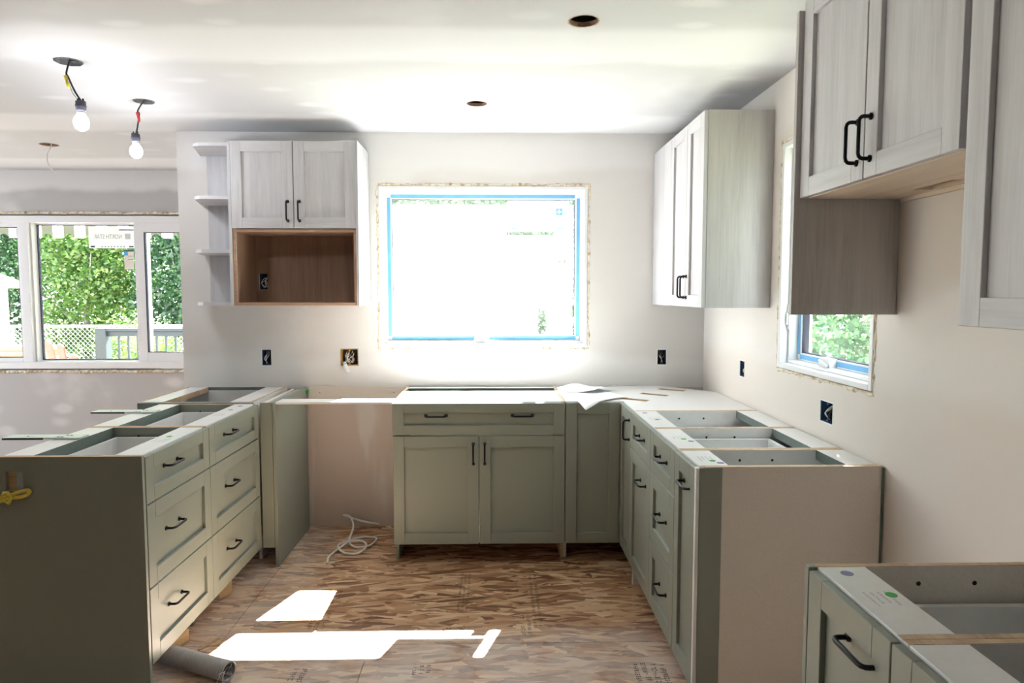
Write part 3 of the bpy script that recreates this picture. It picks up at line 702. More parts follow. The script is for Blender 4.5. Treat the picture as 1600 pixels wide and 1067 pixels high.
for c, d1, d2 in slots:
    bm = bmesh.new()
    def rim(s, e, wv):
        n = Vector((-(e-s).y, (e-s).x)).normalized()*wv
        prism(bm, [tuple(s), tuple(e), tuple(e+n), tuple(s+n)], ZT-.030, ZT-.0008)
    a = d1*.082; b = d2*.027
    for s, e in ((c-a-b, c+a-b), (c+a-b, c+a+b), (c+a+b, c-a+b), (c-a+b, c-a-b)): rim(s, e, .003)
    prism(bm, [tuple(c-a-b), tuple(c+a-b), tuple(c+a+b), tuple(c-a+b)], ZT-.034, ZT-.030)
    obj('slot_rim', bm, 'edge', top, label='raw particle board slot')
obj('side_panel', boxes((.001, .017, .001, .60, ZB, ZT-.018), (.001, .017, .07, .60, 0, ZB)), 'melamine', t)
obj('side_panel', boxes((XF+.020-.357, XW-.006-.357, 3.287-3.570, 3.303-3.570, 0, ZT-.018)), 'melamine', t)
obj('bottom_panel', boxes((.017, .91, .003, .60, ZB, ZB+.016)), 'melamine', t)
shaker(t, 'door', .002, XF-.357-.001, ZB, ZT-.004)
# the second leaf faces -X: build it through a turned pivot part
def shaker_right(parent, x_face, y0, y1, z0, z1, handles):
    """leaf in a frame whose fronts face -X (local y is depth +X)"""
    g = .0016; st_ = .05; rt = .058
    def R(a, b, d0, d1_, z0_, z1_): return (x_face+d0, x_face+d1_, a, b, z0_, z1_)
    y0 += g; y1 -= g; z0 += g; z1 -= g
    d = obj('door', boxes(R(y0+st_, y1-st_, RC, DT-.003, z0+rt, z1-rt), bev=0), 'sage', parent)
    for q in ((y0, y0+st_), (y1-st_, y1)): obj('stile', boxes(R(*q, 0, DT, z0, z1)), 'sage', d)
    for q in ((z1-rt, z1), (z0, z0+rt)): obj('rail', boxes(R(y0+st_, y1-st_, 0, DT, *q)), 'sage', d)
    for hy, hz in handles:
        o = obj('handle', HM, 'black', d, loc=(x_face, hy, hz), rot=(0, PI/2, -PI/2), label='black metal bar handle')
    return d
shaker_right(t, XF-.357, 3.285-3.570, 3.549-3.570, ZB, ZT-.004, [(3.308-3.570, .775)])

# --- right run (fronts face -X)
RX = XF + DT
def right_unit(y1, y0, label, fronts, dots, seed, div=False, D=.598, name='base_cabinet', out_r='melamine'):
    Wd = y1-y0
    t = base_cabinet(name, label, (RX, y1, 0), -PI/2, Wd, D=D, dots=dots, seed=seed, apron=.035, out_r=out_r)
    for nm, z0, z1, hs in fronts: shaker(t, nm, 0, Wd, z0, z1, handles=hs)
    return t
a = right_unit(3.284, 2.851, 'sage cabinet with one drawer over a pull out door beside the corner unit', [('drawer_front', ZD1, ZT-.004, [(.213, .785, False)]), ('door', ZB, ZD1-.002, [(.25, .585, False)])], [('violet', .07, .035), ('green', .24, .055)], 51)
drawer_box(a, .03, .40, .50, .70, .80)
b = right_unit(2.850, 2.453, 'sage three drawer cabinet holding a white divided drawer', [('drawer_front', ZD1, ZT-.004, [(.186, .785, False)]), ('drawer_front', ZD2, ZD1-.002, [(.19, .548, False)]), ('drawer_front', ZB, ZD2-.002, [(.205, .262, False)])], [('green', .22, .062), ('violet', .26, .080)], 52)
drawer_box(b, .03, .367, .48, .735, .835, div=.20)
c = right_unit(2.452, 2.203, 'narrow sage pull out cabinet at the cream end of the run', [('door', ZB, ZT-.004, [(.145, .786, False)])], [('green', .17, .066), ('violet', .20, .084)], 53)
obj('pullout_rail', boxes((.03, .22, .10, .50, .60, .615)), 'melamine', c)
e2 = thing('run_end_panel', 'cream end board with a dark sage filler strip at the end of the right run', 'panel', (.66, 2.184, 0))
obj('board', boxes((.076, .612, .001, .0175, 0, ZT+.001)), 'cream', e2); obj('raw_top_edge', boxes((.02, .612, .001, .0175, ZT+.0012, ZT+.0025), bev=0), 'edge', e2)
obj('filler_strip', boxes((.0, .0755, -.002, .0175, 0, ZT)), 'sage', e2, label='dark sage filler strip'); obj('edge_strip', boxes((-.011, -.0005, -.002, .0175, ZB, ZT), bev=.0005), 'melamine', e2)
obj('wall_gap_strip', boxes((.6045, .612, -.003, .001, 0, ZT-.002), bev=0), 'sage_edge', e2)

# --- foreground base cabinets on the right
f1 = base_cabinet('base_cabinet', 'sage cabinet with green and violet dots on its rail in the foreground', (RX, 1.392, 0), -PI/2, .316, D=.598, out_l='cream', dots=[('violet', .05, .045), ('green', .15, .078)], seed=61, apron=.035)
shaker(f1, 'door', .018, .316, ZB, ZT-.004, st=.055, handles=[(.215, .800, False)])
obj('face_strip', boxes((0, .0165, -DT, -.0005, ZB, ZT), bev=.0008), 'sage', f1)
drawer_box(f1, .03, .286, .48, .70, .80)
f2 = base_cabinet('base_cabinet', 'plain railed sage cabinet adjoining the dotted one in the foreground', (RX, 1.075, 0), -PI/2, .60, D=.598, seed=62, apron=.035)
shaker(f2, 'door', 0, .60, ZB, ZT-.004, st=.055)

# ------------------------------------------------------------------ wall cabinets
ZU0, ZU1 = 1.378, 2.284
# left wall cabinet with open niche
t = thing('wall_cabinet', 'pale grey wood wall cabinet with two doors over a brown open niche', 'cabinet', (-1.472, 3.869, ZU0))
WL_ = .688; DPT = .305; HU = ZU1-ZU0; ZN = .424
obj('side_panel', boxes((0, .016, 0, DPT, 0, HU), bev=.0008), 'gwood', t)
obj('side_panel', boxes((WL_-.016, WL_, 0, DPT, 0, HU), bev=.0008), 'gwood', t)
obj('finished_end', boxes((WL_+.0005, WL_+.014, -.030, DPT, -.003, HU), bev=.0008), 'gwood', t)
obj('top_panel', boxes((.016, WL_-.016, 0, DPT, HU-.016, HU)), 'gwood', t)
nb = panel_holes((.016, WL_-.016), (.016, ZN-.016), [(-1.436+1.472, -1.385+1.472, 1.466-ZU0, 1.566-ZU0)], [], .008, lambda u, v, q: (u, DPT-.010+q, v))
obj('niche_back', nb, 'niche', t, label='brown wood niche back')
obj('niche_side', boxes((.0165, .022, .006, DPT-.011, .016, ZN-.016), bev=0), 'niche', t); obj('niche_side', boxes((WL_-.022, WL_-.0165, .006, DPT-.011, .016, ZN-.016), bev=0), 'niche', t)
obj('niche_floor', boxes((.0165, WL_-.0165, 0, DPT-.011, 0, .016)), 'niche', t); obj('niche_ceiling', boxes((.0165, WL_-.0165, 0, DPT-.011, ZN-.016, ZN)), 'niche', t)
for q in ((0, .016, -.004, -.0005, 0, ZN), (WL_-.016, WL_, -.004, -.0005, 0, ZN)): obj('niche_edge', boxes(q, bev=.0006), 'niche_edge', t, label='tan wood edge band')
for q in ((.0165, WL_-.0165, -.004, -.0005, 0, .016), (.0165, WL_-.0165, -.004, -.0005, ZN-.016, ZN)): obj('niche_edge', boxes(q, bev=.0006), 'niche_edge', t, label='tan wood edge band')
obj('back_panel', boxes((.016, WL_-.016, DPT-.010, DPT-.002, ZN, HU-.016)), 'gwood', t)
for a, b, hx in ((0, WL_/2-.001, WL_/2-.032), (WL_/2+.001, WL_, WL_/2+.032)):
    shaker(t, 'door', a, b, ZN+.003, HU, mat='gwood', matx='gwood_x', handles=[(hx, 1.900-ZU0, True)])
# open end shelves
t = thing('end_shelf_unit', 'open end shelves of pale grey wood beside the wall cabinet', 'shelf', (-1.4735, 3.869, ZU0))
obj('side_panel', boxes((-.016, -.0005, -.012, DPT, 0, HU), bev=.0008), 'gwood', t)
obj('back_panel', boxes((-.255, -.0165, DPT-.010, DPT, .0, HU-.01), bev=.0008), 'gwood', t)
for z in (0.0, .294, .590, .880):
    bm = prism(bmesh.new(), [(-.0168, .0), (-.175, .0), (-.215, .022), (-.290, DPT-.012), (-.285, DPT-.0105), (-.0168, DPT-.0105)], z, z+.018)
    obj('shelf', bm, 'gwood_x', t)
# right corner wall cabinet
t = thing('corner_wall_cabinet', 'tall pale grey wood wall cabinet in the corner beside the window', 'cabinet', (.949+DT, 4.172, ZU0), -PI/2)
WR_ = 4.172-3.165; DR = XW-.949-DT-.002
obj('side_panel', boxes((WR_-.016, WR_, 0, DR, 0, HU), bev=.0008), 'taupe', t); obj('side_panel', boxes((0, .016, 0, DR, 0, HU), bev=.0008), 'taupe', t)
obj('top_panel', boxes((.016, WR_-.016, 0, DR, HU-.016, HU)), 'gwood', t); obj('bottom_panel', boxes((.016, WR_-.016, 0, DR, 0, .016)), 'gwood', t); obj('back_panel', boxes((.016, WR_-.016, DR-.01, DR-.001, .016, HU-.016)), 'gwood', t)
obj('face_filler', boxes((.0, 4.172-3.765, -DT, -.0005, 0, HU), bev=.001), 'gwood', t)
shaker(t, 'door', 4.172-3.763, 4.172-3.447, 0, HU, mat='gwood', matx='gwood_x', st=.055, handles=[(4.172-3.472, .100, True)])
shaker(t, 'door', 4.172-3.445, WR_, 0, HU, mat='gwood', matx='gwood_x', st=.055, handles=[(4.172-3.420, .100, True)])
# hood cabinet, its end panel and the neighbour
tag(obj('hood_end_panel', boxes((.933, XW-.002, 2.152, 2.170, ZU0, 2.315), bev=.001), 'taupe'), 'taupe wood end panel hanging in front of the small window', 'panel')
t = thing('hood_cabinet', 'pale grey wood hood cabinet with two doors and a maple underside', 'cabinet', (.949+DT, 2.1505, 1.741), -PI/2)
HW, HH = .744, .60
obj('side_panel', boxes((0, .016, 0, DR, 0, HH)), 'gwood', t); obj('side_panel', boxes((HW-.016, HW, 0, DR, 0, HH)), 'gwood', t)
obj('underside', panel_holes((.016, HW-.016), (.004, DR-.012), [(.20, .37, DR-.085, DR-.03)], [], .016, lambda u, v, q: (u, v, q)), 'maple', t, label='pale maple underside')
obj('vent_cutout', boxes((.201, .369, DR-.084, DR-.031, .012, .018), bev=0), 'scrap', t, label='raw cut vent opening')
obj('back_rail', boxes((.016, HW-.016, DR-.012, DR-.001, -.012, HH), bev=.0008), 'maple', t)
obj('top_panel', boxes((.016, HW-.016, 0, DR-.012, HH-.016, HH)), 'gwood', t)
shaker(t, 'door', 0, HW/2-.001, 0, HH, mat='gwood', matx='gwood_x', handles=[(HW/2-.032, .100, True)])
shaker(t, 'door', HW/2+.001, HW, 0, HH, mat='gwood', matx='gwood_x', handles=[(HW/2+.032, .100, True)])
t = thing('wall_cabinet', 'large pale grey wood wall cabinet past the hood cabinet over the foreground base', 'cabinet', (.949+DT, 1.403, ZU0), -PI/2)
NW = .80; NH = 2.35-ZU0
obj('side_panel', boxes((0, .016, -.004, DR, 0, NH)), 'gwood', t); obj('side_panel', boxes((NW-.016, NW, 0, DR, 0, NH)), 'gwood', t)
obj('bottom_panel', boxes((.016, NW-.016, 0, DR, 0, .016)), 'gwood', t); obj('top_panel', boxes((.016, NW-.016, 0, DR, NH-.016, NH)), 'gwood', t); obj('back_panel', boxes((.016, NW-.016, DR-.01, DR-.001, .016, NH-.016)), 'gwood', t)
shaker(t, 'door', .014, NW/2-.001, 0, NH, mat='gwood', matx='gwood_x', st=.062)
shaker(t, 'door', NW/2+.001, NW, 0, NH, mat='gwood', matx='gwood_x', st=.062)

# ------------------------------------------------------------------ electrical boxes
def elec_box(name, label, u0, u1, z0, z1, place, rz, mat, wires, seed, depth=.05, cap=False, group=None):
    """local: x across centred, y into the wall, z centred"""
    rnd = random.Random(seed); t = thing(name, label, 'electrical box', place, rz, group); hw, hh = (u1-u0)/2, (z1-z0)/2; s = .003
    obj('shell', boxes((-hw+.001, -hw+s, .002, depth, -hh+.001, hh-.001), (hw-s, hw-.001, .002, depth, -hh+.001, hh-.001), (-hw+s, hw-s, .002, depth, -hh+.001, -hh+s), (-hw+s, hw-s, .002, depth, hh-s, hh-.001), bev=0), mat, t)
    obj('box_back', boxes((-hw+s, hw-s, depth-.004, depth, -hh+s, hh-s), bev=0), 'dark', t)
    ed = bmesh.new(); n = 10
    ring(ed, -hw-.003, hw+.003, -hh-.003, hh+.003, .0045, -.0008, .004, 0)
    obj('cut_edge', ed, 'brownedge' if mat == 'orange' else 'wirew', t)
    for k in range(wires):
        x = rnd.uniform(-hw*.5, hw*.5); z = hh*rnd.uniform(.4, .8)
        m_ = rnd.choice(['wirew', 'wireb', 'copper', 'wirew'] if wires < 8 else ['wireb', 'wirew', 'wireb', 'steel', 'copper'])
        pts = spline([(x, depth-.006, z), (x+rnd.uniform(-.012, .012), .02, z*.3), (x+rnd.uniform(-.014, .014), .006, -hh*.2), (x+rnd.uniform(-.012, .012), .016, -hh*.72)], 5)
        obj('wire', tube(bmesh.new(), pts, .0022, 6), m_, t, True)
    for sz in (hh-.010, -hh+.010): obj('screw_tab', boxes((-.006, .006, .003, .008, sz-.004, sz+.004), bev=.001), mat, t)
    return t
def bb(i): u0, u1, z0, z1 = BOX_B[i]; return u0, u1, z0, z1, ((u0+u1)/2, YB, (z0+z1)/2), 0
elec_box('outlet_box', 'dark blue wall box with white wires under the brown niche', *bb(0), 'bluebox', 4, 71)
sw = elec_box('junction_box', 'square orange wall box stuffed with tangled wires and a hanging connector', *bb(1), 'orange', 12, 72)
cn = obj('connector', tube(bmesh.new(), [(-.030, -.010, -.030), (-.022, -.022, -.048), (-.006, -.026, -.088), (-.004, -.026, -.092)], [.009, .012, .012, .008], 10), 'paper', sw, True, label='white plastic connector')
obj('connector_band', tube(bmesh.new(), [(-.026, -.016, -.040), (-.022, -.022, -.048)], [.0125, .0128], 10), 'inkfaint', cn)
elec_box('outlet_box', 'dark wall box with loose wires below the tall corner wall cabinet', *bb(2), 'bluebox', 5, 73)
elec_box('outlet_box', 'small wall box with pale wires set in the brown niche back', *(BOX_B[3]), (-1.4105, YB-.0125, 1.516), 0, 'bluebox', 4, 74)
def br(i): u0, u1, z0, z1 = BOX_R[i]; return u0, u1, z0, z1, (XW, (u0+u1)/2, (z0+z1)/2), -PI/2
elec_box('outlet_box', 'narrow blue wall box between the corner and the small window', *br(0), 'bluebox', 3, 75)
elec_box('outlet_box', 'blue wall box below the sill of the small window', *br(1), 'bluebox', 4, 76)

# ------------------------------------------------------------------ ceiling openings and hanging bulbs
def opening(hx, hy, r, label):
    t = thing('light_opening', label, 'ceiling opening', (hx, hy, HC))
    bm = bmesh.new(); n = 32; rnd = random.Random(int(hx*100+50))
    ro = [r*(1.03+rnd.uniform(0, .05)) for _ in range(n)]
    A = [bm.verts.new((ro[k]*math.cos(2*PI*k/n), ro[k]*math.sin(2*PI*k/n), -.0006)) for k in range(n)]
    B = [bm.verts.new((r*.955*math.cos(2*PI*k/n), r*.955*math.sin(2*PI*k/n), -.0004)) for k in range(n)]
    D_ = [bm.verts.new((r*.945*math.cos(2*PI*k/n), r*.945*math.sin(2*PI*k/n), .016)) for k in range(n)]
    for k in range(n):
        l = (k+1) % n; bm.faces.new((A[k], A[l], B[l], B[k])); bm.faces.new((B[k], B[l], D_[l], D_[k]))
    obj('cut_edge', bm, 'brownedge', t, label='torn pinkish brown plaster edge')
    obj('joist_board', boxes((-r*2, r*2, -r*2, r*2, .07, .09), bev=0), 'insul', t)
    return t
M['insul'] = plain('dark_insulation', (.10, .085, .06), .95, var=.7, scale=70)
opening(*HOLES[0], 'round cut light opening in the ceiling nearest the hood cabinet')
opening(*HOLES[1], 'round cut light opening in the ceiling in front of the back window')
o3 = opening(*HOLES[2], 'ceiling opening in the dining area with a thin cable hanging down')
obj('cable', tube(bmesh.new(), spline([(.015, -.02, .05), (.028, -.02, -.005), (-.002, -.02, -.07), (.004, -.02, -.13), (.035, -.02, -.175)], 6), .0035, 6), 'wirew', o3, True, label='thin grey hanging cable')

def pendant(hx, hy, r, zb, bxo, label, capmat, seed, lateral):
    t = thing('hanging_bulb', label, 'hanging lamp', (hx, hy, HC)); rnd = random.Random(seed)
    bm = bmesh.new(); n = 8
    prof = [(r*.98*math.cos(2*PI*(k+.5)/n), r*.98*math.sin(2*PI*(k+.5)/n)) for k in range(n)]
    lo = [bm.verts.new((x, y, -.004)) for x, y in prof]; hi = [bm.verts.new((x*.96, y*.96, .040)) for x, y in prof]; bm.faces.new(hi)
    for k in range(n): bm.faces.new((lo[k], lo[(k+1) % n], hi[(k+1) % n], hi[k]))
    jb = obj('junction_box', bm, 'steel', t, label='grey octagonal ceiling box')
    obj('clamp', boxes((r*.15, r*.75, -.012, .012, -.002, .012), bev=.002), 'dark', jb)
    drop = HC-zb     # bulb centre below the ceiling
    dx, dy = bxo
    s_top = -drop+.088
    obj('wire', tube(bmesh.new(), spline([(.01, 0, .02), (lateral, 0, -.045), (lateral+.006, 0, -.062), ((dx+lateral)*.5+.004, dy*.5, (s_top-.06)*.55), (dx+.004, dy, s_top-.004)], 7), .0038, 7), 'wireb', t, True)
    obj('wire', tube(bmesh.new(), spline([(.0, .01, .02), (lateral-.006, .006, -.05), (lateral+.004, .006, -.09), ((dx+lateral)*.5-.003, dy*.5, (s_top-.03)*.70), (dx-.010, dy, s_top)], 7), .0026, 7), 'wirew', t, True)
    for k, (oz, ox_) in enumerate(((-.060, -.002), (-.085, .004))):
        z = oz*(1 if capmat == 'yellow' else .95)
        obj('wire_nut', tube(bmesh.new(), [(lateral+ox_, -.004, z), (lateral+ox_+.003, -.005, z-.012), (lateral+ox_+.004, -.006, z-.024)], [.0075, .0065, .004], 8), capmat, t, True)
    so_ = obj('socket', lathe(bmesh.new(), [(.010, 0), (.0195, -.003), (.0200, -.018), (.0215, -.020), (.0215, -.025), (.0200, -.028), (.0195, -.040), (.0170, -.044)], 16, (dx, dy, s_top)), 'socket', t, True)
    obj('terminal', lathe(bmesh.new(), [(.004, 0), (.004, .008)], 8, (dx-.010, dy, s_top)), 'dark', so_); obj('terminal', lathe(bmesh.new(), [(.004, 0), (.004, .008)], 8, (dx+.010, dy, s_top)), 'dark', so_)
    b0 = s_top-.044
    obj('bulb_neck', lathe(bmesh.new(), [(.014, 0), (.0155, -.006), (.019, -.018)], 16, (dx, dy, b0)), 'paper', t, True)
    obj('bulb', lathe(bmesh.new(), [(.019, -.0185), (.026, -.030), (.0295, -.045), (.0275, -.060), (.020, -.072), (.009, -.079), (.002, -.080)], 20, (dx, dy, b0)), 'bulb', t, True, label='glowing white bulb')
    return t
pendant(*HOLES[3], 2.160, (.043, 0), 'lit bare bulb on wires with yellow caps, hanging above the drawer peninsula', 'yellow', 81, -.010)
pendant(*HOLES[4], 2.161, (-.048, 0), 'lit bare bulb on wires with red caps, hanging towards the back wall', 'red', 82, -.032)

# ------------------------------------------------------------------ loose things
# steel counter brackets on the peninsula
for y0, lab in ((2.668, 'pale green steel counter bracket on the cabinet beside the end panel'), (3.250, 'pale green steel counter bracket on the cabinet next to the corner')):
    t = thing('counter_bracket', lab, 'bracket', (-1.76, y0, .8775))
    pl = obj('plate', boxes((-.17, .125, 0, .066, .0005, .0062), bev=0), 'bracket', t)
    obj('edge', boxes((-.1705, -.012, -.0012, -.0002, -.002, .0058), bev=0), 'charcoal', t, label='dark bracket edge')
    for k in range(4): dot(pl, 'bolt_hole', .035+.018*(k % 2)+.02*(k//2), .018+.028*(k//2) - .006*(k % 2), .0063, .0055, 'dark')
    dot(pl, 'bolt_hole', -.09, .03, .0063, .004, 'dark')
# folded paper sheets on the corner top
def sheet(name, label, corners, lift, seed, curl):
    bm = bmesh.new(); n = 14; rnd = random.Random(seed); G = []
    for i in range(n+1):
        row = []
        for j in range(n+1):
            u, v = i/n, j/n
            p = (Vector(corners[0])*(1-u)+Vector(corners[1])*u)*(1-v) + (Vector(corners[3])*(1-u)+Vector(corners[2])*u)*v
            p.z += lift + curl(u, v) - .32*max(0.0, 3.546-p.y); row.append(bm.verts.new(p))
        G.append(row)
    for i in range(n):
        for j in range(n): bm.faces.new((G[i][j], G[i+1][j], G[i+1][j+1], G[i][j+1]))
    o = obj(name, bm, 'paper', None, True); md = o.modifiers.new('thick', 'SOLIDIFY'); md.thickness = .0006; md.offset = 1
    return tag(o, label, 'paper')
zt = ZT
sheet('paper_sheet', 'white paper sheet drooping over the counter edge beside the sink cabinet', [(.352, 3.80, zt), (.452, 3.455, zt), (.715, 3.70, zt), (.60, 4.03, zt)], .0008, 1,
      lambda u, v: .004*math.sin(PI*u*v) + max(0, (u-.70))*(1-v)*(-.05 if u > .7 and v < .45 else 0)*0 + (.010*v*(1-v)) )
sheet('paper_sheet', 'curled paper sheet lying on top of the drooping one', [(.350, 3.92, zt), (.545, 3.80, zt), (.70, 3.98, zt), (.50, 4.10, zt)], .006, 2,
      lambda u, v: .022*abs(u-.45)**1.3*2 + .012*math.sin(3.0*v))
# white cable on the floor
pts = [(-.735, 4.168, .014), (-.84, 4.13, .05), (-.945, 4.13, .085), (-.90, 4.10, .085), (-.865, 4.02, .05), (-.86, 3.88, .012), (-.80, 3.80, .008), (-.725, 3.84, .008), (-.715, 3.94, .010), (-.80, 3.965, .008), (-.875, 3.90, .008), (-.905, 3.80, .018), (-.85, 3.71, .012), (-.775, 3.71, .008), (-.745, 3.80, .018), (-.79, 3.87, .020), (-.86, 3.85, .020), (-.905, 3.74, .010), (-.925, 3.66, .007), (-.91, 3.575, .007)]
tag(obj('floor_cable', tube(bmesh.new(), spline(pts, 6), .0062, 8), 'wirew', None, True), 'white cable coiled on the strand board in the dishwasher bay', 'cable')
# corrugated hose
hp = spline([(-1.50, 2.70, .040), (-1.30, 2.608, .040), (-1.14, 2.535, .040), (-1.005, 2.475, .040)], 46); R = [.034 + (.0028 if (k//2) % 2 else 0) for k in range(len(hp))]
hs = thing('corrugated_hose', 'grey corrugated hose sticking out under the drawer cabinet', 'hose', (-1.15, 2.54, 0))
off = Vector((-1.15, 2.54, 0))
hb = tube(bmesh.new(), [p-off for p in hp], R, 18, caps=False); hi_ = tube(hb, [p-off for p in hp[::4]], .031, 18, caps=False)
obj('hose_wall', hb, 'hose', hs, True)
d_ = (hp[-1]-hp[-4]).normalized(); obj('end_ring', tube(bmesh.new(), [hp[-1]-off+(d_.orthogonal().normalized().cross(d_)*math.cos(a)+d_.orthogonal().normalized()*math.sin(a))*.0335 for a in [2*PI*k/24 for k in range(24)]], .0035, 6, closed=True), 'hose', hs, True)
rnd = random.Random(9); fb = bmesh.new()
for k in range(9):
    a = rnd.uniform(0, 2*PI); s_ = hp[-1]-off+Vector((0, math.cos(a)*.03, math.sin(a)*.03)); tube(fb, spline([s_, s_+Vector((rnd.uniform(-.02, .02), rnd.uniform(-.03, .01), rnd.uniform(-.005, .02))), s_+Vector((rnd.uniform(-.03, .02), rnd.uniform(-.04, .0), -max(0.0, s_.z-.004)*rnd.uniform(.3, .9)))], 4), .0011, 5)
obj('frayed_threads', fb, 'paper', hs, kind='stuff')
# scraps
def scrap(label, x0, y0, x1, y1, wd, h, z=0.0):
    a = math.atan2(y1-y0, x1-x0); l = math.hypot(x1-x0, y1-y0)
    o = obj('wood_scrap', boxes((0, l, -wd/2, wd/2, 0, h), bev=.002), 'scrap', None, loc=(x0, y0, z), rot=(0, 0, a)); return tag(o, label, 'wood offcut')
scrap('thin wood offcut on the floor below the corner door', .335, 3.60, .56, 3.66, .035, .012)
scrap('short wood block under the drawer cabinet near the hose', -1.335, 2.70, -1.30, 2.78, .04, .06)
scrap('small wood block on the floor below the far drawers', -1.33, 3.16, -1.30, 3.24, .04, .08)
scrap('pale sliver of wood on the floor by the hose', -1.215, 2.70, -1.17, 2.80, .014, .005)

# ------------------------------------------------------------------ outdoors
struct('ground', boxes((-60, 60, YD+.2, 70, -.72, -.62), (XW+.2, 60, -10, YD+.2, -.72, -.62), bev=0), 'grass', 'sunlit lawn outside the house', cat='ground')
dk = struct('deck', boxes((-8.5, -2.2, 5.70, 10.6, -.34, -.26), bev=0), 'decks', 'weathered timber deck outside the dining window', cat='deck')
x = -8.5
k = 0
while x < -2.3:
    obj('deck_board', boxes((x, x+.136, 5.70, 10.6, -.26, -.235), bev=.003), 'decks', dk); x += .142
for x in (-8.4, -5.3, -2.4):
    for y in (6.0, 10.4): obj('deck_post', boxes((x, x+.12, y, y+.12, -.62, -.34)), 'decks', dk)
# railing
t = thing('deck_railing', 'slate painted deck railing with thin balusters outside the sliding window', 'railing', (0, 10.45, -.235))
RZ = .915+.235
obj('post', boxes((-6.06, -5.90, -.06, .10, 0, RZ)), 'railblue', t); obj('post', boxes((-3.3, -3.14, -.06, .10, 0, RZ)), 'railblue', t)
obj('top_rail', boxes((-5.90, -3.3, -.05, .09, RZ-.04, RZ)), 'railblue', t); obj('sub_rail', boxes((-5.90, -3.3, -.005, .045, RZ-.12, RZ-.045)), 'railblue', t); obj('bottom_rail', boxes((-5.90, -3.3, -.005, .045, .08, .15)), 'railblue', t)
x = -5.76
while x < -3.35: obj('baluster', boxes((x, x+.03, .005, .035, .15, RZ-.12), bev=0), 'railblue', t); x += .142
# adirondack chair on the deck
t = thing('garden_chair', 'terracotta slatted garden chair on the deck', 'chair', (-5.06, 8.15, -.235), -.25)
for k in range(5):
    u = (k-2)*.105; h = 1.16 - .045*(k-2)**2
    bm = bmesh.new(); pts = [(-.046, 0), (.046, 0)] + [(.046*math.cos(a), h-.03+.046*math.sin(a)) for a in [j*PI/8 for j in range(9)]]
    prism(bm, pts, 0, .02, 'xz')
    o = obj('back_slat', bm, 'chairred', t); o.location = (u, -.02, .18); o.rotation_euler = (.28, (k-2)*.06, 0); o.scale = (1, 1, .85)
for k in range(5): obj('seat_slat', boxes((-.27, .27, .02+.10*k, .11+.10*k, .22+.030*k, .24+.030*k)), 'chairred', t)
for s in (-1, 1):
    obj('arm', boxes((s*.33-.06, s*.33+.06, -.10, .55, .56, .58)), 'chairred', t); obj('leg', boxes((s*.29-.015, s*.29+.015, .43, .52, 0, .56)), 'chairred', t); obj('leg', boxes((s*.29-.015, s*.29+.015, -.12, -.04, 0, .56)), 'chairred', t)
# lumber
for k in range(4):
    z = .46 + k*.066
    tag(obj('lumber_plank', boxes((-7.9, -6.16+.03*(k % 2), 9.45, 9.75, z, z+.060), bev=.003), 'pine'), ('lowest pine plank of the stack, resting on the trestles', 'second pine plank from the trestles in the stack', 'third pine plank from the trestles in the stack', 'topmost pale pine plank of the stack on the deck')[k], 'plank', 'pine planks stacked on the deck')
for x in (-7.6, -6.5): tag(obj('trestle', boxes((x-.04, x+.04, 9.45, 9.75, .38, .455), (x-.04, x+.04, 9.42, 9.48, -.235, .38), (x-.04, x+.04, 9.72, 9.78, -.235, .38)), 'pine'), 'low timber trestle under the shed side end of the planks' if x < -7 else 'low timber trestle under the railing side end of the planks', 'trestle', 'trestles under the planks')
# shed
t = thing('garden_shed', 'white garden shed with a low pale roof beyond the deck', 'shed', (-12.6, 13.6, -.62))
obj('wall', boxes((-1.9, 1.9, -.6, 1.6, 0, 2.22), bev=0), 'shedw', t)
bm = bmesh.new(); prism(bm, [(-2.15, 2.18), (2.15, 2.18), (2.10, 2.30), (0, 3.1), (-2.10, 2.30)], -.85, 1.85, 'xz'); obj('roof', bm, 'shedroof', t)
for k in range(12): obj('siding_board', boxes((-1.9, 1.9, -.615, -.601, .06+.18*k, .225+.18*k), bev=.002), 'shedw', t)
# chain-link fence
t = thing('chain_link_fence', 'chain link fence with a white top rail in front of the trees', 'fence', (0, 16, -.62))
FH = 1.31
obj('top_rail', tube(bmesh.new(), [(-15, 0, FH), (-2, 0, FH)], .030, 8), 'vinyl', t, True)
for x in (-13.5, -11.2, -9.10, -7.0, -4.9, -2.8): obj('fence_post', tube(bmesh.new(), [(x, 0, 0), (x, 0, FH)], .035, 8), 'vinyl', t, True)
bm = bmesh.new(); s_ = .11; x = -15.0
while x < -2:
    for sg in (1, -1):
        a0 = Vector((x, 0, .03)); a1 = Vector((x+sg*(FH-.06), 0, FH-.03)); tube(bm, [a0, a1], .0065, 3, caps=False)
    x += s_
obj('wire_mesh', bm, 'chain', t, kind='stuff')
# awning
t = thing('window_awning', 'striped awning with a scalloped valance above the sliding window', 'awning', (0, YD+TH, 0))
vy = 7.6 - YD - TH
bm = bmesh.new(); prism(bm, [(0.03, 2.62), (vy, 2.26), (vy, 2.254), (.03, 2.612)], -7.2, -2.3, 'yz'); obj('canopy', bm, 'awning', t)
bm = bmesh.new(); nseg = 360; top = []; bot = []
for k in range(nseg+1):
    x = -7.2 + 4.9*k/nseg; ph = ((x+20)/.235) % 1
    z = 2.050 + (.045*math.sin((ph)/.5*PI)**.8 if ph < .5 else -.004*math.sin((ph-.5)/.5*PI))
    top.append(bm.verts.new((x, vy, 2.256))); bot.append(bm.verts.new((x, vy+.01, z)))
for k in range(nseg): bm.faces.new((top[k], top[k+1], bot[k+1], bot[k]))
obj('valance', bm, 'awning', t)
for x in (-7.1, -2.4): obj('arm', tube(bmesh.new(), [(x, .02, 1.9), (x, vy-.02, 2.24)], .015, 8), 'vinyl', t, True)

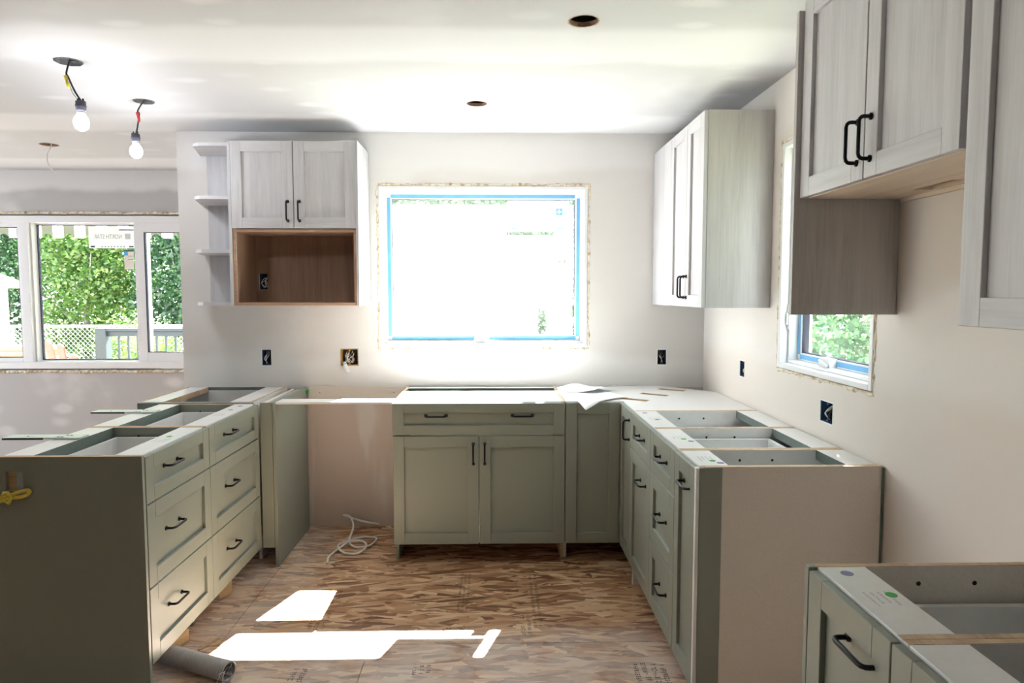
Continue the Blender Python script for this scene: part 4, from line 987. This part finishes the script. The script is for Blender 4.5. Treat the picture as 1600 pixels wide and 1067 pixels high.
# trees: trunk, limbs and a crown of single leaves
def tree(label, x, y, h, rx, mat, n, size, seed, name='garden_tree', zlow=.15, limbs=6, group=None):
    rnd = random.Random(seed); t = thing(name, label, 'tree' if name != 'garden_shrub' else 'shrub', (x, y, -.62), 0, group)
    bm = bmesh.new(); tube(bm, [(0, 0, 0), (rnd.uniform(-.1, .1), .05, h*.3), (rnd.uniform(-.3, .3), .1, h*.62), (rnd.uniform(-.4, .4), 0, h*.92)], [.02*h, .016*h, .011*h, .004*h], 8); obj('trunk', bm, 'bark', t, True)
    for k in range(limbs):
        a = 2*PI*k/limbs + rnd.uniform(-.4, .4); z0 = h*rnd.uniform(.15, .5); l = rx*rnd.uniform(.6, .95)
        obj('limb', tube(bmesh.new(), spline([(0, 0, z0), (math.cos(a)*l*.5, math.sin(a)*l*.5, z0+h*.12), (math.cos(a)*l, math.sin(a)*l, z0+h*.28)], 4), [.009*h*(1-q/9) + .003 for q in range(9)], 6), 'bark', t, True)
    V = []; F = []; cl = []
    for k in range(max(30, n//70)):
        while True:
            p = Vector((rnd.uniform(-1, 1), rnd.uniform(-1, 1), rnd.uniform(-1, 1)))
            if .35 < p.length < 1: break
        cl.append(Vector((p.x*rx, p.y*rx*.8, h*(zlow+1)/2 + p.z*h*(1-zlow)/2)))
    for k in range(n):
        c = rnd.choice(cl); cr = rx*.5
        p = c + Vector((rnd.gauss(0, 1), rnd.gauss(0, 1), rnd.gauss(0, .75)))*cr*.55
        if p.z < .02: p.z = rnd.uniform(.05, .3)
        m_ = max(abs(p.x), abs(p.y))/(rx*.97)
        if m_ > 1: p.x /= m_*rnd.uniform(1, 1.3); p.y /= m_*rnd.uniform(1, 1.3)
        d = Vector((rnd.uniform(-1, 1), rnd.uniform(-1, 1), rnd.uniform(-.9, .4))).normalized(); s = d.cross(Vector((rnd.uniform(-1, 1), rnd.uniform(-1, 1), rnd.uniform(-1, 1)))).normalized()
        L = size*rnd.uniform(.6, 1.3); i = len(V)
        V += [p, p+d*L*.5+s*L*.3, p+d*L, p+d*L*.5-s*L*.3]; F.append((i, i+1, i+2, i+3))
    me = bpy.data.meshes.new('foliage'); me.from_pydata(V, [], F); me.update()
    obj('foliage', me, mat, t, kind='stuff'); return t
for a in [
 ('bright leafy tree behind the shed end of the fence', -13.4, 18.5, 5.2, 1.15, 'leaf_b', 9000, .13, 101),
 ('sunlit yellow green tree in the middle behind the fence', -10.95, 18.5, 4.8, 1.15, 'leaf_a', 11000, .13, 102),
 ('broad light green tree behind the fence, beyond the railing post', -8.5, 18.5, 5.2, 1.15, 'leaf_b', 11000, .13, 103),
 ('tall dark tree far behind the white shed', -17.1, 22.6, 9.0, 1.95, 'leaf_b', 9000, .2, 104),
 ('tall dark tree in the second row behind the bright fence trees', -13.0, 22.6, 9.0, 1.95, 'leaf_a', 9000, .2, 105),
 ('tall deep green tree in the second row behind the railing', -8.9, 22.6, 9.0, 1.95, 'leaf_b', 9000, .2, 106),
 ('tree at the dining side of the view through the hazy window', -1.9, 13.0, 6.4, 1.15, 'leaf_b', 8000, .13, 109),
 ('tree in the middle of the view through the hazy window', .55, 13.0, 6.2, 1.15, 'leaf_b', 8000, .13, 110),
 ('tree at the corner side of the view through the hazy window', 3.0, 13.0, 5.6, 1.15, 'leaf_b', 8000, .13, 111),
 ('taller tree far behind the hazy window near the dining side', -.2, 18.4, 8.2, 1.9, 'leaf_b', 7000, .18, 115),
 ('taller tree far behind the hazy window near the corner side', 3.9, 18.4, 8.2, 1.9, 'leaf_b', 7000, .18, 116),
 ('tall side garden tree beside the foreground end of the house', 5.2, -.4, 7.5, 1.25, 'leaf_b', 8000, .16, 117),  # unseen trees from here to the back wall, added to block sky light
 ('tall side garden tree level with the end of the cabinet run', 5.2, 2.3, 7.5, 1.25, 'leaf_b', 8000, .16, 118),
 ('tall side garden tree level with the back wall', 6.0, 5.0, 7.5, 1.25, 'leaf_b', 8000, .16, 119),
 ('tall tree standing behind the side window shrubs', 7.3, 13.0, 6.0, 1.5, 'leaf_b', 8000, .16, 114)]: tree(*a, zlow=.04)
for a in [
 ('young low shrub growing inside the fence', -8.1, 15.3, 1.5, .6, 'leaf_a', 2500, .08, 107),
 ('leafy shrub beside the deck railing post', -7.0, 14.0, 1.4, .6, 'leaf_a', 2500, .08, 108),
 ('leafy slender tree close outside the small side window', 2.85, 6.5, 8.6, .85, 'leaf_b', 12000, .10, 112),  # height and spot chosen to keep direct sun off the side window
 ('darker shrub farther out from the small side window', 4.9, 8.6, 4.4, .95, 'leaf_b', 6000, .10, 113)]: tree(*a, name='garden_shrub', zlow=.04, limbs=4)
